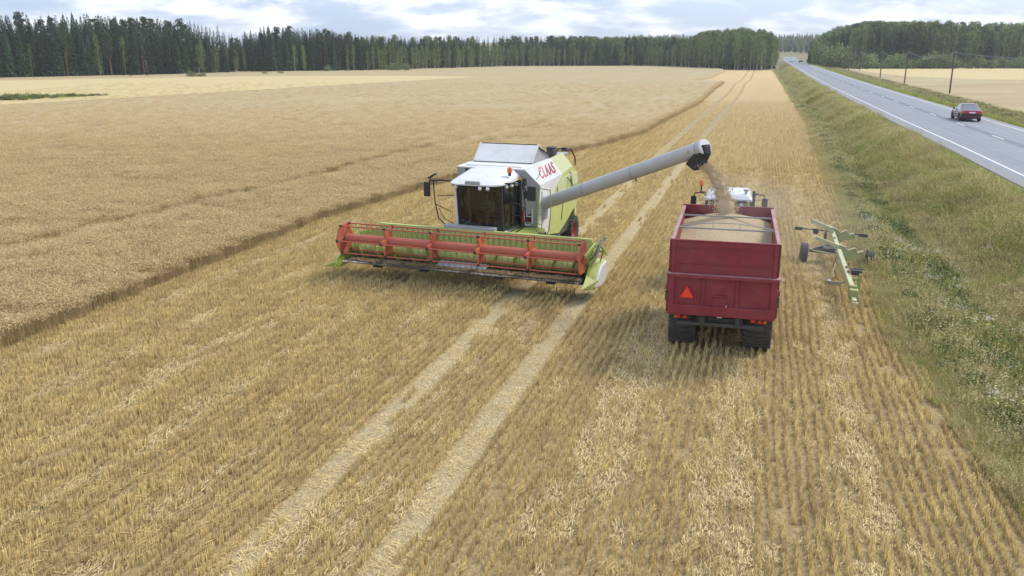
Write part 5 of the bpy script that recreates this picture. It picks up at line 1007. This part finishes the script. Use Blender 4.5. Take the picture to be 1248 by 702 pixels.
# dense front along the cut edge
nb0 = len(pb)
y = np.concatenate([np.arange(14, 70, .2), np.arange(70, 215, .5)]); x = xc(y) - .25 + rng.normal(0, .15, len(y)); ok = infrustum(x, y); pb = np.concatenate([pb, np.stack([x, y, x * 0], -1)[ok]]); ib = np.concatenate([ib, rng.randint(0, 4, ok.sum())])
print('barley', len(pb))
instancer('barley_crop', pb, bm_, ib, rng.uniform(0, 6.28, len(pb)), np.where(np.arange(len(pb)) > nb0, rng.uniform(.6, 1.0, len(pb)), rng.uniform(.92, 1.08, len(pb))), 'uncut ripe barley standing beside the harvested strip', 'barley')

# ---- verge plants
def tuft(seed, n, h, rad, w, mt, bend=(.2, .8), heads=0, hm=None):
    p = PM(seed); r = p.r
    for i in range(n):
        a = rd(r); q = r.random() ** .6 * rad; e = p.blade((a[0] * q, a[1] * q, -.05), a if r.random() < .6 else rd(r), h * r.uniform(.55, 1.1), w * r.uniform(.7, 1.3), r.uniform(.65, 1.35), r.uniform(*bend), seg=2)
        if r.random() < heads:
            for j in range(3): p.quad((e[0] + r.uniform(-.02, .02), e[1] + r.uniform(-.02, .02), e[2] - j * .05), .032, r.uniform(.9, 1.4), 1, asp=1.4)
    return p.mesh('grass_tuft', [mt] + ([hm] if hm else []))
def leafy(seed, h, rad, n, mt, fl=None, fn=0, fs=.03):
    p = PM(seed); r = p.r
    for i in range(14): a = rd(r); q = r.random() * rad * .7; p.blade((a[0] * q, a[1] * q, 0), a, h * r.uniform(.7, 1.1), .012, .8, .2)
    for i in range(n):
        a = rd(r); q = r.random() ** .55 * rad; z = h * r.uniform(.12, 1) * (1 - .35 * (q / rad) ** 2); p.quad((a[0] * q, a[1] * q, z), r.uniform(.035, .085), r.uniform(.6, 1.4), 0, asp=1.5)
    for i in range(fn):
        a = rd(r); q = r.random() ** .6 * rad; c = (a[0] * q, a[1] * q, h * r.uniform(.9, 1.15))
        for j in range(5): p.quad((c[0] + r.gauss(0, fs), c[1] + r.gauss(0, fs), c[2] + r.gauss(0, .012)), fs * 1.2, r.uniform(.8, 1.2), 1, flat=.9)
    return p.mesh('weed_clump', [mt] + ([fl] if fl else []))
vm = [tuft(1, 90, .62, .28, .014, M['grass'], heads=.0), tuft(2, 80, .75, .3, .013, M['grass'], (.3, .9), .15, M['dry']), tuft(3, 70, .7, .26, .011, M['dry'], (.15, .6), .45, M['dry']), tuft(4, 80, .5, .3, .012, M['dry'], (.3, .8), .1, M['dry']),
      leafy(5, .5, .36, 260, M['weed']), leafy(6, .62, .34, 230, M['weed'], M['petal'], 8, .018), leafy(7, .7, .3, 150, M['grass'], M['petal'], 13, .022), leafy(8, .45, .34, 240, M['grass'], M['yellowfl'], 8, .02),
      tuft(9, 80, .22, .3, .013, M['grass'], (.2, .8)), tuft(10, 60, .2, .3, .012, M['dry'], (.2, .8)), leafy(11, .55, .32, 160, M['bush'], M['dry'], 20, .03)]
n = 95000; v = rng.rand(n); y = 11 + 330 * v ** 2.4; t = rng.rand(n) ** 1.25 * 1.07 - .07; e = xe(y); s = xl(y) - e; x = e + t * s; 
d = np.clip(30 / y, .12, 1)
ok = infrustum(x, y) & (rng.rand(n) < 1.0) & (t * s > -.9) & (rng.rand(n) < np.where(t < 0, .45, 1)) & (x < xl(y) - .25)
x, y, t, s = x[ok], y[ok], t[ok], s[ok]; n = len(x)
a1 = vn(x, y, 3.1); a2 = vn(x + 50, y * .6, 5.5); a3 = vn(x, y + 80, 1.7); idx = np.zeros(n, int); u = rng.rand(n)
for i in range(n):
    tt = t[i]; dist = y[i]
    if tt > .86: idx[i] = 8 if u[i] < .8 else 9
    elif tt > .62: idx[i] = (1, 0, 8, 2, 3)[int(u[i] * 5)] if a2[i] < .5 else (2, 3, 1, 0, 3)[int(u[i] * 5)]
    elif tt > .36: idx[i] = (2, 3, 2, 1, 3)[int(u[i] * 5)] if a1[i] > .5 else (1, 0, 2, 3, 0, 1)[int(u[i] * 6)]
    elif tt > .2: idx[i] = (4, 4, 1, 0)[int(u[i] * 4)] if a1[i] > .45 else (0, 1, 3, 4)[int(u[i] * 4)]
    elif tt > .07: idx[i] = (4, 1, 3, 0, 2)[int(u[i] * 5)]
    else: idx[i] = (9, 3, 3, 9, 0, 2)[int(u[i] * 6)]
    if .05 < tt < .55 and rng.rand() < (.035 if a3[i] > .8 else .005): idx[i] = rng.choice([5, 6, 7])
sc = rng.uniform(.65, 1.15, n) * np.clip(y / 55, 1, 2.6) * np.where(y > 100, .75, 1.0); sc = sc * np.clip(.6 + .8 * vn(x + 17, y * .8, 2.3), .6, 1.35) * np.where(t < .07, .7, 1.0) * np.where(t < 0, .7, 1) * np.where(t > .86, .75, 1); sz = np.where(y > 55, sc / np.clip(y / 55, 1, 2.6) * 1.15, sc)
verge = np.stack([x, y, zg(x, y)], -1); S3 = np.stack([sc, sc, sz], -1); rr_ = rng.uniform(0, 6.28, n)
fl = np.isin(idx, [5, 6, 7]) 
instancer('verge_grass', verge[~fl], vm, idx[~fl], rr_[~fl], S3[~fl], 'rough green and dry grass on the ditch bank between stubble and road', 'grass')
# a dense white patch near the cart plus strips of flowers
c_pts = [(16.2, 38.5, .7, 22), (16.2, 33.5, .8, 8), (13.8, 25.5, .8, 9), (15.0, 29, .8, 8), (13.2, 20.5, .7, 9), (13.9, 22.5, .6, 5), (12.6, 17.3, .6, 7)]
ex = np.concatenate([np.stack([rng.normal(a, q, k_), rng.normal(b, q * 1.5, k_)], -1) for a, b, q, k_ in c_pts]); ex = ex[ex[:, 0] > xe(ex[:, 1]) + .5]; exz = zg(ex[:, 0], ex[:, 1])
fp = np.concatenate([verge[fl], np.stack([ex[:, 0], ex[:, 1], exz], -1)]); fi = np.concatenate([idx[fl], np.full(len(ex), 6)]); fs3 = np.concatenate([S3[fl], np.ones((len(ex), 3)) * .85])
instancer('wildflowers', fp, vm, fi, rng.uniform(0, 6.28, len(fp)), fs3, 'white and yellow wildflowers scattered along the ditch', 'wildflowers')
# far bank of the road
n = 9000; y = 40 + 400 * rng.rand(n) ** 1.7; u = rng.uniform(.4, 10, n); x = xl(y) + RW + u; ok = infrustum(x, y); x, y, u = x[ok], y[ok], u[ok]; n = len(x)
idx = np.where(u < 3.5, rng.choice([8, 8, 0, 9], n), rng.choice([1, 2, 3, 0, 2, 10, 4], n)); sc = rng.uniform(.6, 1.0, n) * np.clip(y / 60, 1, 2.6)
instancer('far_verge_grass', np.stack([x, y, zg(x, y) - .05], -1), vm, idx, rng.uniform(0, 6.28, n), np.stack([sc, sc, np.minimum(sc, 1.3)], -1), 'grass bank beyond the road below the utility poles', 'grass')
# weed patch in the crop far left
n = 260; a = rng.rand(n); x = -82 + a * 14 + rng.normal(0, .8, n); y = 126 + a * 19 + rng.normal(0, 4.5, n) * (1.05 - a); sc = rng.uniform(1.3, 2.4, n) * (1.1 - .5 * a)
instancer('weed_patch', np.stack([x, y, x * 0 + .25], -1), vm, rng.choice([4, 10, 0], n), rng.uniform(0, 6.28, n), sc, 'patch of tall green weeds at the left edge between the two crops', 'weeds')

# ------------------------------------------------------------------ trees
def tree_objs(kind, seed):
    """returns (trunk mesh, crown mesh) for a tree 16 m tall"""
    p = PM(seed); r = p.r; H = 16.0; k = MB(); tm = []
    if kind == 'spruce' or kind == 'dead':
        rad = r.uniform(2.0, 2.6); lay = 44; z0 = .5 if kind == 'spruce' else 2
        for i in range(lay):
            f = i / lay; z = z0 + (H - z0) * f; R_ = rad * (1 - f) ** .8 * r.uniform(.75, 1.12) + .12; nb = 13 if f < .8 else 9
            if kind == 'dead': R_ *= .55; nb = 7
            for b in range(nb):
                a = r.uniform(0, 6.283); L = R_ * r.uniform(.7, 1.15); dx, dy = math.cos(a), math.sin(a); dz = -L * r.uniform(.15, .5); t = r.uniform(.65, 1.35); w = (.42 if kind == 'spruce' else .07) * r.uniform(.6, 1.2) * (1 - f * .5)
                n0 = len(p.v); b0 = Vector((0, 0, z)); mid = b0 + Vector((dx * L * .55, dy * L * .55, dz * .35)); tip = b0 + Vector((dx * L, dy * L, dz)); s_ = Vector((-dy, dx, 0)) * w; dn = Vector((0, 0, -w * r.uniform(.5, 1.3)))
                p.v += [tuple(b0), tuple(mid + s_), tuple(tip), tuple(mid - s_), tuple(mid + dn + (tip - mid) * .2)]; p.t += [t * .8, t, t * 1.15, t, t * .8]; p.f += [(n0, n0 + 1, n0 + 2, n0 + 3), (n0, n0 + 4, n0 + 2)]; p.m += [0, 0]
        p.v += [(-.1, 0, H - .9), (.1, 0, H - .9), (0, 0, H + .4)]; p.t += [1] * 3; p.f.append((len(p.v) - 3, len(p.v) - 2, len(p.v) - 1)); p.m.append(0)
        k.cyl((0, 0, -.5), (0, 0, H * .98), .2, 7, .03)
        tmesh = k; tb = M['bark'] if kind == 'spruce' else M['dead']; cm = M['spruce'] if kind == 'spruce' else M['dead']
    elif kind == 'birch' or kind == 'pine':
        base = H * (r.uniform(.06, .2) if kind == 'birch' else r.uniform(.36, .5)); n_cl = 34 if kind == 'birch' else 22; wid = r.uniform(1.9, 2.5) if kind == 'birch' else r.uniform(1.7, 2.2)
        lean = (r.uniform(-.3, .3), r.uniform(-.3, .3)); pts = [(0, 0, -.5), (lean[0] * .3, lean[1] * .3, H * .35), (lean[0], lean[1], H * .7), (lean[0] * 1.2, lean[1] * 1.2, H * .95)]
        for a_, b_, ra, rb in zip(pts, pts[1:], (.19, .14, .08), (.14, .08, .03)): k.cyl(a_, b_, ra, 7, rb)
        for c_i in range(n_cl):
            f = (c_i + .5) / n_cl; z = base + (H - base) * f; env = wid * (math.sin(math.pi * min(1, f * .86 + .16)) ** .7) ; a = r.uniform(0, 6.283); q = env * r.random() ** .5 * .75; cx_, cy_ = math.cos(a) * q + lean[0] * f, math.sin(a) * q + lean[1] * f
            k.cyl((lean[0] * f, lean[1] * f, z - .8), (cx_, cy_, z), .045, 4, .015); ct = r.uniform(.75, 1.25); cr = r.uniform(.7, 1.15) * (1 if kind == 'birch' else .9)
            for j in range(70 if kind == 'birch' else 70):
                g_ = [max(-.85, min(.85, r.gauss(0, .5))) for _ in range(3)]; p.quad((cx_ + g_[0] * cr, cy_ + g_[1] * cr, z + g_[2] * cr * (1.0 if kind == 'birch' else .6)), r.uniform(.2, .42), ct * r.uniform(.7, 1.3), 0)
        tmesh = k; tb = M['birchbark'] if kind == 'birch' else M['pinebark']; cm = M['birch'] if kind == 'birch' else M['pine']
    else:  # bush, 4 m tall
        for c_i in range(16):
            a = r.uniform(0, 6.283); q = r.random() ** .6 * 1.7; z = 2.9 * (1 - (q / 2.4) ** 2) * r.uniform(.3, 1); cx_, cy_ = math.cos(a) * q, math.sin(a) * q; k.cyl((cx_ * .2, cy_ * .2, -.2), (cx_, cy_, z), .05, 4, .02); ct = r.uniform(.75, 1.25)
            for j in range(70): p.quad((cx_ + r.gauss(0, .45), cy_ + r.gauss(0, .45), max(.05, z + r.gauss(0, .42))), r.uniform(.14, .3), ct * r.uniform(.7, 1.3), 0)
        tmesh = k; tb = M['bark']; cm = M['bush']
    c = p.mesh(kind + '_crown', [cm]); me = bpy.data.meshes.new(kind + '_trunk'); me.from_pydata(tmesh.v, [], tmesh.f); me.materials.append(tb); return me, c
LIB = {kd: [tree_objs(kd, 100 + 7 * i + len(kd)) for i in range(nv)] for kd, nv in (('spruce', 5), ('birch', 5), ('pine', 3), ('dead', 1), ('bush', 4))}
NAME = dict(spruce='spruce_tree', birch='birch_tree', pine='pine_tree', dead='dead_spruce_tree', bush='bush')
def plant(kind, x, y, h, label, group=None, wide=1.0, z=None):
    tm_, cm_ = random.choice(LIB[kind]); r_ = empty(NAME[kind], (x, y, float(zg(x, y)) if z is None else z), random.uniform(0, 6.28)); s = h / (16.0 if kind != 'bush' else 3.4); r_.scale = (s * wide, s * wide, s)
    tag(r_, label, 'bush' if kind == 'bush' else 'tree', group)
    a = bpy.data.objects.new('trunk' if kind != 'bush' else 'stems', tm_); a.parent = r_; COL.objects.link(a); b = bpy.data.objects.new('crown' if kind != 'bush' else 'foliage', cm_); b.parent = r_; COL.objects.link(b)
    return r_
def along(path, step):
    out = []; d = 0.0; nxt = 0.0
    for (a, b) in zip(path, path[1:]):
        a = np.array(a); b = np.array(b); L = np.linalg.norm(b - a)
        while nxt <= d + L: q = a + (b - a) * ((nxt - d) / L); out.append((q[0], q[1], (b - a) / L)); nxt += step * random.uniform(.75, 1.3)
        d += L
    return out
SKY_L = [(-200, 14), (0, 19), (60, 23), (100, 20), (150, 24), (200, 26), (250, 31), (282, 36), (291, 48), (300, 40), (335, 34), (400, 38), (440, 44), (520, 46), (620, 45), (720, 46), (800, 47), (838, 48), (852, 42), (900, 38), (935, 40), (945, 48)]
SKY_R = [(972, 60), (985, 52), (1000, 44), (1015, 37), (1050, 31), (1100, 31), (1150, 30), (1200, 32), (1248, 33), (1400, 30)]
def px_of(x, y): return 624 + 1040 * x / (y * .963 + 2.2)
def top_h(x, y, prof): return 7.8 + (61 - np.interp(px_of(x, y), [q[0] for q in prof], [q[1] for q in prof])) * y / 1040.0
left_path = [(-190, 195), (-154, 226), (-127, 257), (-109, 275), (-93.7, 309), (-49.8, 334), (-1.6, 415), (60, 430), (71, 414), (84, 372), (101, 351)]
right_path = [(186, 575), (176, 525), (158, 445), (141, 385), (146, 377), (165, 384), (226, 389), (330, 396)]
mass = {kd: [] for kd in ('spruce', 'birch', 'pine')}
cnt = dict(spruce=0, birch=0, pine=0)
def blocked(x, y): return 944 < px_of(x, y) < 986 and 300 < y < 900
def forest(path, prof, kindfn, depth_rows, labels, step):
    for row in range(2):
        for (x, y, d) in along(path, step):
            nx_, ny_ = -d[1], d[0]     # away from the camera side
            if nx_ * x + ny_ * y < 0: nx_, ny_ = -nx_, -ny_
            o = row * 4.2 + random.uniform(-1.2, 1.2); X_, Y2 = x + nx_ * o, y + ny_ * o; p_ = px_of(X_, Y2)
            if blocked(X_, Y2): continue
            kd = kindfn(p_, row); h = float(top_h(X_, Y2, prof)) * random.uniform(.72, .97) * (1.0 if row else .93)
            if kd == 'birch' and p_ < 820: h *= .78
            if cnt[kd] >= 298 or p_ < -60 or p_ > 1310: mass[kd].append((X_, Y2, h / 16)); continue
            cnt[kd] += 1; plant(kd, X_, Y2, h, *labels(kd, p_, row), wide=random.uniform(.85, 1.2))
    for row in range(2, depth_rows):
        for (x, y, d) in along(path, step * 1.15):
            nx_, ny_ = -d[1], d[0]
            if nx_ * x + ny_ * y < 0: nx_, ny_ = -nx_, -ny_
            o = row * 4.4 + random.uniform(-1.5, 1.5); X_, Y2 = x + nx_ * o, y + ny_ * o
            if blocked(X_, Y2): continue
            h = float(top_h(X_, Y2, prof)) * random.uniform(.86, 1.03); kd = kindfn(px_of(X_, Y2), row); kd = 'spruce' if kd == 'birch' and random.random() < .5 and px_of(X_, Y2) < 840 else kd
            mass[kd].append((X_, Y2, h / 16))
def kl(p, row):
    r = random.random()
    if p > 838: return 'birch' if r < .85 else 'spruce'
    if p > 440: return ('birch' if r < .94 else 'spruce') if row == 0 else ('birch' if r < .6 else 'spruce') if row == 1 else ('birch' if r < .3 else 'spruce' if r < .92 else 'pine')
    return ('birch' if r < .2 else 'pine' if r < .3 else 'spruce') if row == 0 else ('pine' if r < .06 else 'spruce')
def kr(p, row):
    r = random.random(); return ('birch' if r < .68 else 'pine' if r < .74 else 'spruce') if row < 2 else ('birch' if r < .4 else 'pine' if r < .55 else 'spruce')
def lab_l(kd, p, row):
    seg = 'left-hand wood beyond the barley' if p < 440 else 'middle wood beyond the barley' if p < 838 else 'grove ending the stubble strip'
    rw = 'in the front row of the ' if row == 0 else 'second row of the '
    return ({'spruce': 'dark pointed spruce ', 'birch': 'light green leafy birch ', 'pine': 'tall bare-stemmed pine '}[kd] + rw + seg, kd + ' trees of the ' + seg.split(' ')[0] + ' ' + seg.split(' ')[1])
def lab_r(kd, p, row):
    rw = 'in the front row of the ' if row == 0 else 'second row of the '
    return ({'spruce': 'dark pointed spruce ', 'birch': 'light green leafy birch ', 'pine': 'tall bare-stemmed pine '}[kd] + rw + 'wood beyond the road', kd + ' trees of the wood beyond the road')
forest(left_path, SKY_L, kl, 9, lab_l, 2.5)
forest(right_path, SKY_R, kr, 9, lab_r, 2.3)
for i in range(420):
    X_, Y2 = random.uniform(20, 104), random.uniform(425, 500)
    if not blocked(X_, Y2) and px_of(X_, Y2) < 935: mass[random.choice(('spruce', 'birch', 'birch', 'pine'))].append((X_, Y2, float(top_h(X_, Y2, SKY_L)) / 16 * random.uniform(.85, 1)))
for kd in mass:
    a = np.array(mass[kd]); nv = len(LIB[kd]); ms = []
    for tm_, cm_ in LIB[kd]: ms.append(cm_)
    sc = np.stack([a[:, 2] * rng.uniform(.95, 1.35, len(a)), a[:, 2] * rng.uniform(.95, 1.35, len(a)), a[:, 2]], -1)
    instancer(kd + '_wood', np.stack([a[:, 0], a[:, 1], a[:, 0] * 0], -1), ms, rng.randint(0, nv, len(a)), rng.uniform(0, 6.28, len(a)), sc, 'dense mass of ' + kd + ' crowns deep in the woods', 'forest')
print('trees', cnt, {k_: len(v_) for k_, v_ in mass.items()})
# particular trees and bushes
plant('dead', -111.2, 267.5, 14.2, 'bare grey dead spruce at the edge of the left-hand wood')
def gnd(px, py): 
    u = (px - 624) / 1040; v = (py - 351) / 1040; c_, s_ = math.cos(PITCH), math.sin(PITCH); t = 7.8 / (s_ + v * c_); return u * t, (c_ - v * s_) * t
for x, y, h, lb in ((-91.8, 252, 2.5, 'round green bush at the field edge before the left-hand wood, with a second beside it'), (-89.3, 253, 2.1, 'smaller round bush touching the right side of the round bush at the field edge'), (-110.2, 254, .9, 'low dark bush, leftmost at the far field edge'), (-106.5, 256, 1.0, 'low flat bush right of the leftmost low one'),
                (-79.5, 283, 1.5, 'small bush below the gap in the skyline'), (-76, 289, 1.6, 'small bush right of the skyline gap, left of the pale birch'), (-66.5, 318, 2.6, 'pale green bush at the foot of the birches left of centre'), (-60, 322, 1.8, 'small young tree-like bush right of the pale green bush'), (-44, 330, 4.2, 'broad leafy bush in front of the middle wood'), (-40, 332, 3.2, 'bush right of the broad leafy one in front of the middle wood')):
    plant('bush', x, y, h, lb, None, 1.1)
bp = along([(137, 362), (168, 368), (228, 376), (262, 380)], 4.2)
for i, (x, y, d) in enumerate(bp): plant('bush', x, y + random.uniform(-2, 2), random.choice((3.2, 4.0, 5.0, 6.6)) * random.uniform(.85, 1.1), 'rounded willow bush in the low row at the foot of the wood beyond the road', 'willow bushes at the foot of the wood beyond the road', 1.3)
for (x, y, h) in ((132, 372, 12), (136, 366, 11), (152, 378, 9)): plant('bush', x, y, h, 'tall broad round-topped willow at the left end of the low bushes beyond the road', 'tall willows beyond the road', .8)
# wood on the distant hill
n = 5200; x = rng.uniform(150, 620, n); y = 760 + rng.rand(n) * 430; hz = 1 + 0 * x; dark = (vn(x, y, 70) > .40); x, y = x[dark], y[dark]
instancer('hill_wood', np.stack([x, y, HILL(x, y) - .5], -1), [LIB['spruce'][0][1], LIB['birch'][0][1], LIB['spruce'][2][1]], rng.choice([0, 1, 2], len(x)), rng.uniform(0, 6.28, len(x)), rng.uniform(.35, .62, len(x)), 'hazy wood on the distant hill beyond the end of the road', 'forest')
# ------------------------------------------------------------------ thin summer haze
k = MB(); k.box((0, 2000, 27), (9600, 9400, 62)); hz = k.build('haze', None, None, smooth=False, kind='stuff')
m = bpy.data.materials.new('haze'); m.use_nodes = True; t = m.node_tree; t.nodes.clear(); o_ = N(t, 'ShaderNodeOutputMaterial'); pv = N(t, 'ShaderNodeVolumePrincipled')
pv.inputs['Color'].default_value = (.94, .97, 1, 1); pv.inputs['Density'].default_value = .00024; pv.inputs['Anisotropy'].default_value = .2; t.links.new(pv.outputs[0], o_.inputs['Volume']); hz.data.materials.append(m)
